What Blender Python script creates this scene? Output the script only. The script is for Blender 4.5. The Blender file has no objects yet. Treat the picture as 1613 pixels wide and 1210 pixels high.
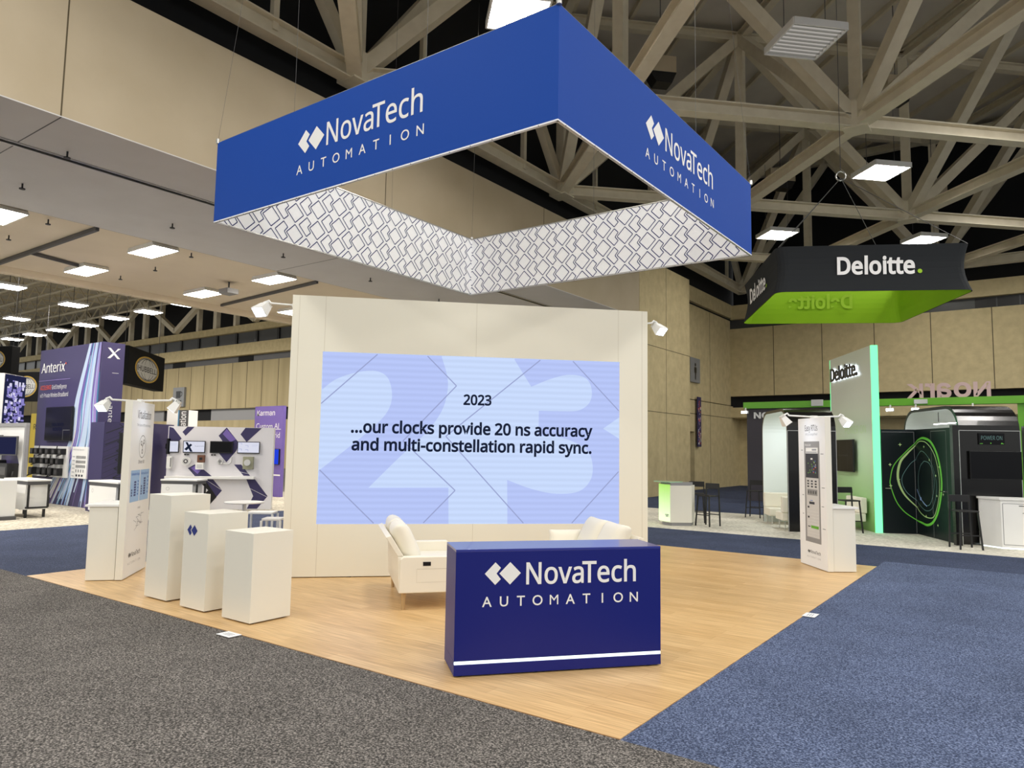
import bpy, math, random
from mathutils import Vector, Matrix

S = bpy.context.scene
COL = S.collection
random.seed(7)
R = math.radians

# ------------------------------------------------------------------ camera
cam_d = bpy.data.cameras.new('camera')
cam = bpy.data.objects.new('camera', cam_d)
COL.objects.link(cam)
YAW, PITCH, ROLL = -0.628, 0.089, 0.0156
fwd = Vector((math.sin(YAW)*math.cos(PITCH), math.cos(YAW)*math.cos(PITCH), math.sin(PITCH)))
rgt = Vector((math.cos(YAW), -math.sin(YAW), 0))
upv = rgt.cross(fwd)
r2 = rgt*math.cos(ROLL) + upv*math.sin(ROLL)
u2 = upv*math.cos(ROLL) - rgt*math.sin(ROLL)
M = Matrix((r2, u2, -fwd)).transposed().to_4x4()
M.translation = (2.264, -4.363, 1.863)
cam.matrix_world = M
cam_d.sensor_width = 36.0
cam_d.lens = 1142.5*36.0/1613.0
cam_d.clip_start, cam_d.clip_end = 0.1, 400
S.camera = cam

# ------------------------------------------------------------------ world, exposure
w = bpy.data.worlds.new('world'); S.world = w; w.use_nodes = True
bg = w.node_tree.nodes['Background']
bg.inputs[0].default_value = (0.98, 0.985, 0.95, 1)
bg.inputs[1].default_value = 1.0
S.view_settings.view_transform = 'Standard'
S.view_settings.look = 'None'
S.view_settings.gamma = 1
S.view_settings.exposure = 0.0
S.view_settings.use_curve_mapping = False
HALL_GLOW = 50.0      # strength of the big hall luminaires
LOW_GLOW = 80.0       # luminaires under the low soffit
FAR_GLOW = 95.0       # luminaires of the far hall
# hall luminaires of the same grid that hang overhead and behind the viewpoint
for (lx, ly) in [(-1.5, 2.6), (3.2, 7.4), (3.2, 16.8), (3.2, 26.0), (3.2, -1.9), (8.0, 2.6), (8.0, 12), (8.0, 21),
                 (-6.3, -1.9), (-1.5, -6.7), (8.0, -6.7), (3.2, -11), (12.6, -2), (12.6, 7.4), (12.6, 16.8), (-6.3, -11)]:
    ld = bpy.data.lights.new('hall_luminaire_light', 'AREA')
    ld.shape = 'SQUARE'; ld.size = 1.1; ld.energy = HALL_GLOW*1.21*math.pi*1.35
    ld.color = (1, 0.965, 0.91)
    lo = bpy.data.objects.new('hall_luminaire_light', ld); COL.objects.link(lo)
    lo.location = (lx, ly, 11.0); lo.rotation_euler = (0, 0, R(45))

for (lx, ly) in [(-17.2, -1.8), (-21.2, -1.8), (-17.2, -5.6), (-21.2, -5.6), (-17.2, -9.4), (-21.2, 1.9), (-17.2, 13.4), (-17.2, 17.2), (-21.2, 17.2)]:
    ld = bpy.data.lights.new('soffit_luminaire_light', 'AREA')
    ld.shape = 'RECTANGLE'; ld.size = 1.36; ld.size_y = 0.66; ld.energy = LOW_GLOW*0.9*math.pi
    ld.color = (1, 0.965, 0.91)
    lo = bpy.data.objects.new('soffit_luminaire_light', ld); COL.objects.link(lo); lo.location = (lx, ly, 7.07)

# ------------------------------------------------------------------ materials
def lin(c):
    out = []
    for x in c[:3]:
        x = x/255.0
        out.append(x/12.92 if x <= 0.04045 else ((x+0.055)/1.055)**2.4)
    return (out[0], out[1], out[2], 1.0)

def mk(name, rgb, rough=0.5, metal=0.0, spec=0.5, var=None, bump=None, stretch=(1, 1, 1), rgb2=None, emit=0.0, coat=0.0):
    """Procedural principled material; var=(scale, contrast) mixes rgb and rgb2 by noise; bump=(scale, strength)."""
    m = bpy.data.materials.new(name); m.use_nodes = True
    nt = m.node_tree; b = nt.nodes['Principled BSDF']
    b.inputs['Base Color'].default_value = lin(rgb)
    b.inputs['Roughness'].default_value = rough
    b.inputs['Metallic'].default_value = metal
    b.inputs['Specular IOR Level'].default_value = spec
    b.inputs['Coat Weight'].default_value = coat
    if emit:
        b.inputs['Emission Color'].default_value = lin(rgb)
        b.inputs['Emission Strength'].default_value = emit
    if var or bump:
        tc = nt.nodes.new('ShaderNodeTexCoord'); mp = nt.nodes.new('ShaderNodeMapping')
        mp.inputs['Scale'].default_value = stretch
        nt.links.new(tc.outputs['Object'], mp.inputs['Vector'])
    if var:
        n = nt.nodes.new('ShaderNodeTexNoise'); n.inputs['Scale'].default_value = var[0]; n.inputs['Detail'].default_value = 5
        rp = nt.nodes.new('ShaderNodeValToRGB')
        rp.color_ramp.elements[0].position = 0.5-var[1]; rp.color_ramp.elements[1].position = 0.5+var[1]
        rp.color_ramp.elements[0].color = lin(rgb2 or [c*0.8 for c in rgb]); rp.color_ramp.elements[1].color = lin(rgb)
        nt.links.new(mp.outputs[0], n.inputs['Vector']); nt.links.new(n.outputs['Fac'], rp.inputs[0])
        nt.links.new(rp.outputs[0], b.inputs['Base Color'])
    if bump:
        n2 = nt.nodes.new('ShaderNodeTexNoise'); n2.inputs['Scale'].default_value = bump[0]; n2.inputs['Detail'].default_value = 4
        bp = nt.nodes.new('ShaderNodeBump'); bp.inputs['Strength'].default_value = bump[1]; bp.inputs['Distance'].default_value = 0.01
        nt.links.new(mp.outputs[0], n2.inputs['Vector']); nt.links.new(n2.outputs['Fac'], bp.inputs['Height'])
        nt.links.new(bp.outputs[0], b.inputs['Normal'])
    return m

def glow(name, rgb, strength):
    m = bpy.data.materials.new(name); m.use_nodes = True
    nt = m.node_tree; nt.nodes.clear()
    e = nt.nodes.new('ShaderNodeEmission'); o = nt.nodes.new('ShaderNodeOutputMaterial')
    e.inputs[0].default_value = lin(rgb); e.inputs[1].default_value = strength
    nt.links.new(e.outputs[0], o.inputs[0])
    return m

def wood_floor():
    m = bpy.data.materials.new('oak_vinyl'); m.use_nodes = True
    nt = m.node_tree; b = nt.nodes['Principled BSDF']; N = nt.nodes.new; L = nt.links.new
    tc = N('ShaderNodeTexCoord')
    br = N('ShaderNodeTexBrick'); br.offset = 0.37
    br.inputs['Scale'].default_value = 1; br.inputs['Brick Width'].default_value = 1.22; br.inputs['Row Height'].default_value = 0.155
    br.inputs['Mortar Size'].default_value = 0.0012
    br.inputs['Color1'].default_value = lin((230, 195, 142)); br.inputs['Color2'].default_value = lin((217, 180, 126))
    br.inputs['Mortar'].default_value = lin((190, 145, 98))
    L(tc.outputs['Object'], br.inputs['Vector'])
    mp = N('ShaderNodeMapping'); mp.inputs['Scale'].default_value = (1.4, 30, 1); L(tc.outputs['Object'], mp.inputs['Vector'])
    n = N('ShaderNodeTexNoise'); n.inputs['Scale'].default_value = 1.6; n.inputs['Detail'].default_value = 6; L(mp.outputs[0], n.inputs['Vector'])
    rp = N('ShaderNodeValToRGB'); rp.color_ramp.elements[0].position = 0.3; rp.color_ramp.elements[1].position = 0.7
    rp.color_ramp.elements[0].color = (0.70, 0.655, 0.60, 1); rp.color_ramp.elements[1].color = (1.05, 1.05, 1.05, 1)
    L(n.outputs['Fac'], rp.inputs[0])
    mx = N('ShaderNodeMix'); mx.data_type = 'RGBA'; mx.blend_type = 'MULTIPLY'; mx.inputs[0].default_value = 1
    L(br.outputs['Color'], mx.inputs[6]); L(rp.outputs[0], mx.inputs[7]); L(mx.outputs[2], b.inputs['Base Color'])
    b.inputs['Roughness'].default_value = 0.38
    return m

def carpet(name, c1, c2, c3, scale=95):
    m = bpy.data.materials.new(name); m.use_nodes = True
    nt = m.node_tree; b = nt.nodes['Principled BSDF']; N = nt.nodes.new; L = nt.links.new
    tc = N('ShaderNodeTexCoord')
    n = N('ShaderNodeTexNoise'); n.inputs['Scale'].default_value = scale; n.inputs['Detail'].default_value = 3; n.inputs['Roughness'].default_value = 0.7
    L(tc.outputs['Object'], n.inputs['Vector'])
    rp = N('ShaderNodeValToRGB'); e = rp.color_ramp.elements
    e[0].position = 0.36; e[0].color = lin(c1); e[1].position = 0.64; e[1].color = lin(c3)
    x = e.new(0.5); x.color = lin(c2)
    L(n.outputs['Fac'], rp.inputs[0])
    n3 = N('ShaderNodeTexNoise'); n3.inputs['Scale'].default_value = 1.1; n3.inputs['Detail'].default_value = 4; L(tc.outputs['Object'], n3.inputs['Vector'])
    r3 = N('ShaderNodeValToRGB'); r3.color_ramp.elements[0].color = (0.86, 0.86, 0.86, 1); r3.color_ramp.elements[1].color = (1.08, 1.08, 1.08, 1)
    r3.color_ramp.elements[0].position = 0.35; r3.color_ramp.elements[1].position = 0.65
    L(n3.outputs['Fac'], r3.inputs[0])
    mx = N('ShaderNodeMix'); mx.data_type = 'RGBA'; mx.blend_type = 'MULTIPLY'; mx.inputs[0].default_value = 1
    L(rp.outputs[0], mx.inputs[6]); L(r3.outputs[0], mx.inputs[7]); L(mx.outputs[2], b.inputs['Base Color'])
    bp = N('ShaderNodeBump'); bp.inputs['Strength'].default_value = 0.6; bp.inputs['Distance'].default_value = 0.008
    L(n.outputs['Fac'], bp.inputs['Height']); L(bp.outputs[0], b.inputs['Normal'])
    b.inputs['Roughness'].default_value = 0.95; b.inputs['Specular IOR Level'].default_value = 0.15
    return m

def vertical_print(name, low, high, z0, z1, lit=0.0):
    """A printed panel whose ink fades from one colour at its foot to another at its head."""
    m = bpy.data.materials.new(name); m.use_nodes = True
    nt = m.node_tree; b = nt.nodes['Principled BSDF']; N = nt.nodes.new; L = nt.links.new
    tc = N('ShaderNodeTexCoord'); sp = N('ShaderNodeSeparateXYZ'); mr = N('ShaderNodeMapRange'); rp = N('ShaderNodeValToRGB')
    L(tc.outputs['Object'], sp.inputs[0]); L(sp.outputs['Z'], mr.inputs[0])
    mr.inputs[1].default_value = z0; mr.inputs[2].default_value = z1
    L(mr.outputs[0], rp.inputs[0]); rp.color_ramp.elements[0].color = lin(low); rp.color_ramp.elements[1].color = lin(high)
    L(rp.outputs[0], b.inputs['Base Color']); b.inputs['Roughness'].default_value = 0.35
    if lit: L(rp.outputs[0], b.inputs['Emission Color']); b.inputs['Emission Strength'].default_value = lit
    return m

def led_screen(name, rgb, strength):
    """Lit LED wall: emission with the faint row structure of its modules."""
    m = bpy.data.materials.new(name); m.use_nodes = True
    nt = m.node_tree; nt.nodes.clear(); N = nt.nodes.new; L = nt.links.new
    tc = N('ShaderNodeTexCoord'); wv = N('ShaderNodeTexWave'); wv.wave_type = 'BANDS'; wv.bands_direction = 'Z'
    wv.inputs['Scale'].default_value = 3.6; wv.inputs['Distortion'].default_value = 0.4
    L(tc.outputs['Object'], wv.inputs['Vector'])
    mr = N('ShaderNodeMapRange'); mr.inputs[3].default_value = strength*0.95; mr.inputs[4].default_value = strength*1.03
    L(wv.outputs['Fac'], mr.inputs[0])
    e = N('ShaderNodeEmission'); e.inputs[0].default_value = lin(rgb); L(mr.outputs[0], e.inputs[1])
    o = N('ShaderNodeOutputMaterial'); L(e.outputs[0], o.inputs[0])
    return m

# colours
cream = mk('cream_laminate', (232, 228, 212), 0.5, bump=(60, 0.02))
ivory = mk('ivory_laminate', (234, 231, 219), 0.42)
white = mk('white_laminate', (238, 238, 236), 0.4)
sheet = mk('white_graphic', (240, 242, 245), 0.5)
joint = mk('panel_joint', (196, 188, 170), 0.7)
cobalt = mk('cobalt_fabric', (14, 70, 164), 0.7, spec=0.25, bump=(400, 0.08))
navy = mk('navy_laminate', (12, 24, 114), 0.42, spec=0.35)
navytop = mk('navy_laminate_lit_top', (22, 38, 140), 0.3, spec=0.9, coat=0.5)  # same laminate as the body, lightened to stand in for reflected screen light
liner = mk('white_fabric', (246, 248, 252), 0.75, spec=0.2, bump=(300, 0.05))
lineblue = mk('print_blue', (20, 34, 104), 0.7)
letterw = mk('white_vinyl', (240, 240, 240), 0.5)
logoblue = mk('logo_blue', (24, 44, 128), 0.4)
ink = mk('dark_ink', (45, 48, 58), 0.6)
greyink = mk('grey_ink', (150, 154, 162), 0.6)
alu = mk('aluminium', (190, 190, 188), 0.35, 0.9)
chrome = mk('chrome', (220, 220, 220), 0.15, 1.0)
blackm = mk('black_metal', (24, 24, 26), 0.45)
blackp = mk('black_plastic', (18, 18, 20), 0.35)
glassblk = mk('screen_glass', (9, 10, 14), 0.3, spec=0.18)
gloss = mk('black_gloss', (14, 13, 13), 0.2, spec=0.35, coat=0.12)
leather = mk('ivory_leather', (238, 232, 216), 0.45, bump=(180, 0.06))
birch = mk('birch', (216, 180, 128), 0.45, var=(6, 0.2), stretch=(1, 1, 0.15))
concrete = mk('board_concrete', (218, 202, 158), 0.85, var=(3.0, 0.3), rgb2=(192, 176, 134), bump=(14, 0.25))
fluted = mk('ribbed_concrete', (190, 175, 136), 0.85, var=(1.0, 0.25), rgb2=(166, 151, 114), stretch=(1.4, 1.4, 0.12), bump=(9, 0.3))
plaster = mk('beige_panel', (198, 184, 158), 0.7, var=(0.7, 0.3), rgb2=(182, 167, 139))
softgrey = mk('grey_soffit', (222, 221, 220), 0.75, var=(1.2, 0.3), rgb2=(214, 212, 210))
ceilbeige = mk('beige_ceiling', (238, 225, 202), 0.8, var=(0.6, 0.3), rgb2=(228, 214, 190))
steelp = mk('painted_steel', (226, 217, 194), 0.55, var=(3, 0.3), rgb2=(210, 200, 176))
deckm = mk('roof_deck', (222, 216, 204), 0.85, var=(0.8, 0.3), rgb2=(204, 198, 186))
voidm = mk('black_void', (17, 18, 22), 0.9)
darkglass = mk('dark_window', (74, 76, 78), 0.3)
woodm = wood_floor()
carpgrey = carpet('charcoal_carpet', (44, 43, 42), (90, 87, 84), (158, 152, 147), 72)
carpblue = carpet('blue_carpet', (43, 51, 72), (77, 89, 119), (130, 143, 174), 72)
carpdark = carpet('dark_blue_carpet', (38, 45, 64), (60, 69, 94), (94, 104, 132))
carplight = carpet('pale_carpet', (150, 144, 130), (186, 180, 164), (214, 208, 194), 12)
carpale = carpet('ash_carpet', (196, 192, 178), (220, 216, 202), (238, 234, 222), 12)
slab = mk('concrete_slab', (120, 116, 108), 0.8, var=(1.5, 0.3))
lamp_hall = glow('hall_lamp_glow', (255, 249, 240), HALL_GLOW)
lamp_low = glow('soffit_lamp_glow', (255, 246, 232), LOW_GLOW)
lamp_far = glow('far_lamp_glow', (255, 249, 240), FAR_GLOW)
lamp_off = glow('idle_lamp_painted_sheen', (214, 208, 200), 0.55)  # unlit diffuser: faint emission stands in for its silvery reflection
spot_glow = glow('spot_glow', (222, 236, 255), 26)
tinyspot = glow('small_spot_glow', (245, 248, 255), 30)
strip_glow = glow('strip_glow', (236, 250, 244), 2.2)
green_glow = glow('green_led', (120, 255, 170), 1.7)
halo_glow = glow('halo_led', (235, 245, 255), 3.5)
black_fab = mk('charcoal_fabric', (38, 41, 44), 0.8, spec=0.2)
lime = mk('lime_fabric', (148, 196, 38), 0.7, spec=0.2)
limeprint = mk('lime_print', (160, 204, 56), 0.7, spec=0.2)
limepaint = mk('lime_paint', (106, 176, 48), 0.4)
scr_light = led_screen('led_light', (203, 221, 255), 0.98)
scr_dark = led_screen('led_dark', (187, 202, 252), 0.96)
scr_line = glow('led_line', (158, 168, 212), 0.95)
scr_text = glow('led_text', (28, 36, 58), 0.9)
scr_white = glow('monitor_white', (228, 230, 246), 0.9)
scr_blue = glow('monitor_blue', (40, 70, 230), 0.9)
scr_dim = glow('monitor_dim', (52, 56, 96), 0.5)
purple = mk('purple_print', (66, 60, 102), 0.5)
violet = mk('violet_print', (118, 98, 176), 0.5)
plum = mk('indigo_print', (52, 46, 92), 0.5)
teal = mk('teal_print', (62, 132, 176), 0.5)
paleb = mk('pale_blue_print', (186, 205, 230), 0.5)
skyb = mk('light_blue_print', (160, 196, 240), 0.5)
medb = mk('mid_blue_print', (66, 112, 200), 0.5)
lilac = mk('lilac_print', (150, 132, 196), 0.5)
orange = mk('orange_print', (232, 92, 66), 0.5)
yellow = mk('yellow_print', (236, 208, 60), 0.5)
amber = mk('amber_print', (236, 196, 92), 0.5)
greymid = mk('mid_grey', (146, 146, 148), 0.5)
seamdark = mk('open_seam', (92, 82, 62), 0.9)
greydk = mk('dark_grey', (82, 82, 84), 0.5)
greylt = mk('light_grey', (206, 206, 206), 0.5)
arrowgrey = mk('arrow_wall_white', (226, 224, 228), 0.45)
brownm = mk('brown_device', (112, 72, 52), 0.6)
olive = mk('olive_device', (150, 150, 126), 0.5)
inkgreen = mk('ink_green', (20, 32, 32), 0.35, spec=0.25, var=(0.9, 0.25), rgb2=(18, 24, 30))
ring1 = mk('ring_green', (112, 206, 70), 0.4)
ring2 = mk('ring_pale', (190, 222, 150), 0.4)
ring3 = mk('ring_thin', (110, 150, 150), 0.4)
ring4 = mk('ring_blue', (150, 178, 240), 0.4)
greenprint = vertical_print('green_fade_print', (140, 196, 104), (224, 228, 218), 0.2, 3.4)
deskprint = vertical_print('backlit_desk_print', (232, 250, 214), (168, 224, 104), 0.2, 1.0, 0.55)
charcoalw = mk('charcoal_wall', (62, 58, 66), 0.6)
pinkish = mk('letter_back', (206, 178, 176), 0.6)
podwhite = mk('pod_white', (236, 243, 241), 0.45)
signgrey = mk('sign_plate', (136, 138, 140), 0.5)
greenglass = mk('desk_glass', (170, 214, 176), 0.1, spec=0.6)

# ------------------------------------------------------------------ mesh builder
class Fr:
    """A flat working frame: u to the viewer's right, v up, d out of the face."""
    def __init__(s, o, ex, n, ey=(0, 0, 1)):
        s.o, s.ex, s.n, s.ey = Vector(o), Vector(ex), Vector(n), Vector(ey)
    def __call__(s, u, v, d=0.0):
        return s.o + s.ex*u + s.ey*v + s.n*d
def front(y=0.0, x=0.0): return Fr((x, y, 0), (1, 0, 0), (0, -1, 0))
def rightf(x=0.0, y=0.0): return Fr((x, y, 0), (0, 1, 0), (1, 0, 0))
def leftf(x=0.0, y=0.0): return Fr((x, y, 0), (0, -1, 0), (-1, 0, 0))
def backf(y=0.0, x=0.0): return Fr((x, y, 0), (-1, 0, 0), (0, 1, 0))
FLOORF = Fr((0, 0, 0), (1, 0, 0), (0, 0, 1), (0, 1, 0))

import os
def stock_font(name):
    """One of the typefaces that ship inside Blender itself; the built-in face if it is not there."""
    try:
        return bpy.data.fonts.load(os.path.join(bpy.utils.system_resource('DATAFILES'), 'fonts', name))
    except Exception:
        return None
HUMANIST = stock_font('NotoSansHebrew-Regular.woff2')
GROTESK = stock_font('Inter.woff2')
_tx = {}
def text_mesh(s, bold=0.0, spacing=1.0, font=None):
    k = (s, bold, spacing, font)
    if k in _tx: return _tx[k]
    c = bpy.data.curves.new('t', 'FONT'); c.body = s; c.size = 1; c.offset = bold; c.resolution_u = 4
    if font: c.font = font
    c.space_character = spacing
    o = bpy.data.objects.new('t', c); COL.objects.link(o)
    dg = bpy.context.evaluated_depsgraph_get(); dg.update()
    me = bpy.data.meshes.new_from_object(o.evaluated_get(dg))
    V = [(v.co.x, v.co.y) for v in me.vertices]; Fs = [tuple(p.vertices) for p in me.polygons]
    bpy.data.objects.remove(o); bpy.data.curves.remove(c); bpy.data.meshes.remove(me)
    _tx[k] = (V, Fs); return _tx[k]
_cap = {}
def cap_of(font):
    if font not in _cap: _cap[font] = max(v[1] for v in text_mesh('H', 0.0, 1.0, font)[0])
    return _cap[font]

class MB:
    def __init__(s, mat=None):
        s.v, s.f, s.m, s.mats, s.cur = [], [], [], [], 0
        if mat: s.use(mat)
    def use(s, mat):
        if mat not in s.mats: s.mats.append(mat)
        s.cur = s.mats.index(mat); return s
    def face(s, pts):
        i = len(s.v); s.v += [tuple(p) for p in pts]; s.f.append(tuple(range(i, i+len(pts)))); s.m.append(s.cur); return s
    def hexa(s, P):
        i = len(s.v); s.v += [tuple(p) for p in P]
        for q in ((0, 3, 2, 1), (4, 5, 6, 7), (0, 1, 5, 4), (1, 2, 6, 5), (2, 3, 7, 6), (3, 0, 4, 7)):
            s.f.append(tuple(i+k for k in q)); s.m.append(s.cur)
        return s
    def box(s, x0, x1, y0, y1, z0, z1):
        return s.hexa([(x0, y0, z0), (x1, y0, z0), (x1, y1, z0), (x0, y1, z0), (x0, y0, z1), (x1, y0, z1), (x1, y1, z1), (x0, y1, z1)])
    def rect(s, F, u0, u1, v0, v1, d):
        return s.face([F(u0, v0, d), F(u1, v0, d), F(u1, v1, d), F(u0, v1, d)])
    def slabf(s, F, u0, u1, v0, v1, d0, d1):
        return s.hexa([F(u0, v0, d0), F(u1, v0, d0), F(u1, v0, d1), F(u0, v0, d1), F(u0, v1, d0), F(u1, v1, d0), F(u1, v1, d1), F(u0, v1, d1)])
    def plate(s, F, pts, d): return s.face([F(u, v, d) for u, v in pts])
    def prism(s, F, pts, d0, d1):
        n = len(pts); i = len(s.v)
        s.v += [tuple(F(u, v, d0)) for u, v in pts] + [tuple(F(u, v, d1)) for u, v in pts]
        s.f.append(tuple(range(i+n-1, i-1, -1))); s.f.append(tuple(range(i+n, i+2*n))); s.m += [s.cur]*2
        for k in range(n):
            j = (k+1) % n; s.f.append((i+k, i+j, i+n+j, i+n+k)); s.m.append(s.cur)
        return s
    def strip(s, F, pts, wd, d, closed=False):
        n = len(pts)
        for k in range(n if closed else n-1):
            a, b = pts[k], pts[(k+1) % n]
            dx, dy = b[0]-a[0], b[1]-a[1]; l = math.hypot(dx, dy)
            if l < 1e-6: continue
            nx, ny = -dy/l*wd/2, dx/l*wd/2
            s.face([F(a[0]+nx, a[1]+ny, d), F(a[0]-nx, a[1]-ny, d), F(b[0]-nx, b[1]-ny, d), F(b[0]+nx, b[1]+ny, d)])
        return s
    def ribbon(s, F, pts, widths, d):
        L, Rr = [], []
        n = len(pts)
        for k in range(n):
            a, b = pts[max(k-1, 0)], pts[min(k+1, n-1)]
            dx, dy = b[0]-a[0], b[1]-a[1]; l = math.hypot(dx, dy) or 1
            h = (widths[k] if isinstance(widths, (list, tuple)) else widths)/2
            L.append(F(pts[k][0]-dy/l*h, pts[k][1]+dx/l*h, d)); Rr.append(F(pts[k][0]+dy/l*h, pts[k][1]-dx/l*h, d))
        for k in range(n-1): s.face([Rr[k], Rr[k+1], L[k+1], L[k]])
        return s
    def disc(s, F, u, v, r, d, n=20, ry=None):
        ry = ry or r
        return s.face([F(u+r*math.cos(2*math.pi*k/n), v+ry*math.sin(2*math.pi*k/n), d) for k in range(n)])
    def ring(s, F, u, v, r0, r1, d, n=32, sy=1.0):
        for k in range(n):
            a, b = 2*math.pi*k/n, 2*math.pi*(k+1)/n
            s.face([F(u+r0*math.cos(a), v+sy*r0*math.sin(a), d), F(u+r1*math.cos(a), v+sy*r1*math.sin(a), d),
                    F(u+r1*math.cos(b), v+sy*r1*math.sin(b), d), F(u+r0*math.cos(b), v+sy*r0*math.sin(b), d)])
        return s
    def tube(s, pts, r, n=8):
        pts = [Vector(p) for p in pts]; N = len(pts)
        rs = r if isinstance(r, (list, tuple)) else [r]*N
        i0 = len(s.v); ref = None
        for k in range(N):
            t = (pts[min(k+1, N-1)]-pts[max(k-1, 0)]).normalized()
            if ref is None: ref = Vector((0, 0, 1)) if abs(t.z) < 0.9 else Vector((1, 0, 0))
            a = t.cross(ref)
            if a.length < 1e-4: a = t.cross(Vector((0.3, 1, 0.2)))
            a.normalize(); b = t.cross(a); pass
            for j in range(n):
                an = 2*math.pi*j/n
                s.v.append(tuple(pts[k]+a*rs[k]*math.cos(an)+b*rs[k]*math.sin(an)))
        for k in range(N-1):
            for j in range(n):
                j2 = (j+1) % n
                s.f.append((i0+k*n+j, i0+k*n+j2, i0+(k+1)*n+j2, i0+(k+1)*n+j)); s.m.append(s.cur)
        s.f.append(tuple(range(i0+n-1, i0-1, -1))); s.f.append(tuple(range(i0+(N-1)*n, i0+N*n))); s.m += [s.cur]*2
        return s
    def beam(s, p, q, wd, ht, shape='box', tf=0.04):
        """Rolled section from p to q; shape box or I (web upright)."""
        p, q = Vector(p), Vector(q); t = (q-p).normalized()
        up = Vector((0, 0, 1)) if abs(t.z) < 0.95 else Vector((0, 1, 0))
        a = t.cross(up).normalized(); b = a.cross(t).normalized()
        def pr(a0, a1, b0, b1):
            s.hexa([p+a*a0+b*b0, p+a*a1+b*b0, q+a*a1+b*b0, q+a*a0+b*b0, p+a*a0+b*b1, p+a*a1+b*b1, q+a*a1+b*b1, q+a*a0+b*b1])
        if shape == 'box': pr(-wd/2, wd/2, -ht/2, ht/2)
        else:
            pr(-wd/2, wd/2, -ht/2, -ht/2+tf); pr(-wd/2, wd/2, ht/2-tf, ht/2); pr(-tf/2, tf/2, -ht/2+tf, ht/2-tf)
        return s
    def lathe(s, prof, c=(0, 0), n=28):
        i0 = len(s.v); N = len(prof)
        for r, z in prof:
            for j in range(n):
                a = 2*math.pi*j/n; s.v.append((c[0]+r*math.cos(a), c[1]+r*math.sin(a), z))
        for k in range(N-1):
            for j in range(n):
                j2 = (j+1) % n
                s.f.append((i0+k*n+j, i0+k*n+j2, i0+(k+1)*n+j2, i0+(k+1)*n+j)); s.m.append(s.cur)
        s.f.append(tuple(range(i0+n-1, i0-1, -1))); s.f.append(tuple(range(i0+(N-1)*n, i0+N*n))); s.m += [s.cur]*2
        return s
    def text(s, body, F, u, v, cap, width=None, bold=0.0, align='l', d=0.002, depth=0.0, mirror=False, spacing=1.0, slant=0.0, font=HUMANIST):
        V, Fs = text_mesh(body, bold, spacing, font)
        x0 = min(p[0] for p in V); x1 = max(p[0] for p in V); sy = cap/cap_of(font)
        sx = width/(x1-x0) if width else sy
        W_ = (x1-x0)*sx
        off = {'l': 0, 'c': -W_/2, 'r': -W_}[align]
        def P(p, dd):
            x = (p[0]-x0)*sx+off
            if mirror: x = -x
            return tuple(F(u+x+p[1]*sy*slant, v+p[1]*sy, dd))
        i = len(s.v)
        s.v += [P(p, d+depth) for p in V]
        for f in Fs: s.f.append(tuple(i+k for k in f)); s.m.append(s.cur)
        if depth:
            i2 = len(s.v); s.v += [P(p, d) for p in V]; cnt = {}
            for f in Fs:
                s.f.append(tuple(i2+k for k in reversed(f))); s.m.append(s.cur)
                for a, b in zip(f, f[1:]+f[:1]): cnt[(a, b)] = 1
            for (a, b) in cnt:
                if (b, a) not in cnt: s.f.append((i+a, i+b, i2+b, i2+a)); s.m.append(s.cur)
        return s
    def build(s, name, parent=None, bevel=0.0, seg=2, smooth=None, loc=None, rot=None):
        me = bpy.data.meshes.new(name); me.from_pydata(s.v, [], s.f)
        for m in s.mats: me.materials.append(m)
        for p, k in zip(me.polygons, s.m): p.material_index = k
        if smooth:
            for p in me.polygons: p.use_smooth = True
            me.set_sharp_from_angle(angle=R(smooth))
        me.update()
        o = bpy.data.objects.new(name, me); COL.objects.link(o)
        if parent: o.parent = parent
        if loc: o.location = loc
        if rot is not None: o.rotation_euler = (0, 0, R(rot))
        if bevel:
            # weld so the bevel sees closed boxes
            b = o.modifiers.new('bevel', 'BEVEL'); b.width = bevel; b.segments = seg; b.limit_method = 'ANGLE'; b.angle_limit = R(40)
        return o

def tag(o, label, cat, group=None):
    o['label'] = label; o['category'] = cat
    if group: o['group'] = group
    return o
def thing(name, label, cat, loc=(0, 0, 0), rot=0.0, group=None):
    o = bpy.data.objects.new(name, None); o.empty_display_size = 0.1; COL.objects.link(o)
    o.location = loc; o.rotation_euler = (0, 0, R(rot))
    return tag(o, label, cat, group)
def struct(o):
    o['kind'] = 'structure'; return o
def holder(name, loc=(0, 0, 0)):
    o = bpy.data.objects.new(name, None); o.empty_display_size = 0.1; COL.objects.link(o); o.location = loc
    return struct(o)
def copy_thing(root, loc, rot, label, group=None):
    r = root.copy(); COL.objects.link(r); r.location = loc; r.rotation_euler = (0, 0, R(rot)); r['label'] = label
    if group: r['group'] = group
    for ch in root.children:
        c = ch.copy(); COL.objects.link(c); c.parent = r
        for g in ch.children:
            e = g.copy(); COL.objects.link(e); e.parent = c
    return r
def smoothpts(P, closed=False, k=8):
    out = []; n = len(P)
    for i in range(n if closed else n-1):
        if closed: p0, p1, p2, p3 = P[(i-1) % n], P[i], P[(i+1) % n], P[(i+2) % n]
        else: p0, p1, p2, p3 = P[max(i-1, 0)], P[i], P[i+1], P[min(i+2, n-1)]
        for j in range(k):
            t = j/k
            out.append(tuple(0.5*((2*b)+(-a+c)*t+(2*a-5*b+4*c-d)*t*t+(-a+3*b-3*c+d)*t**3) for a, b, c, d in zip(p0, p1, p2, p3)))
    out.append(P[0] if closed else P[-1])
    return out

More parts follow.
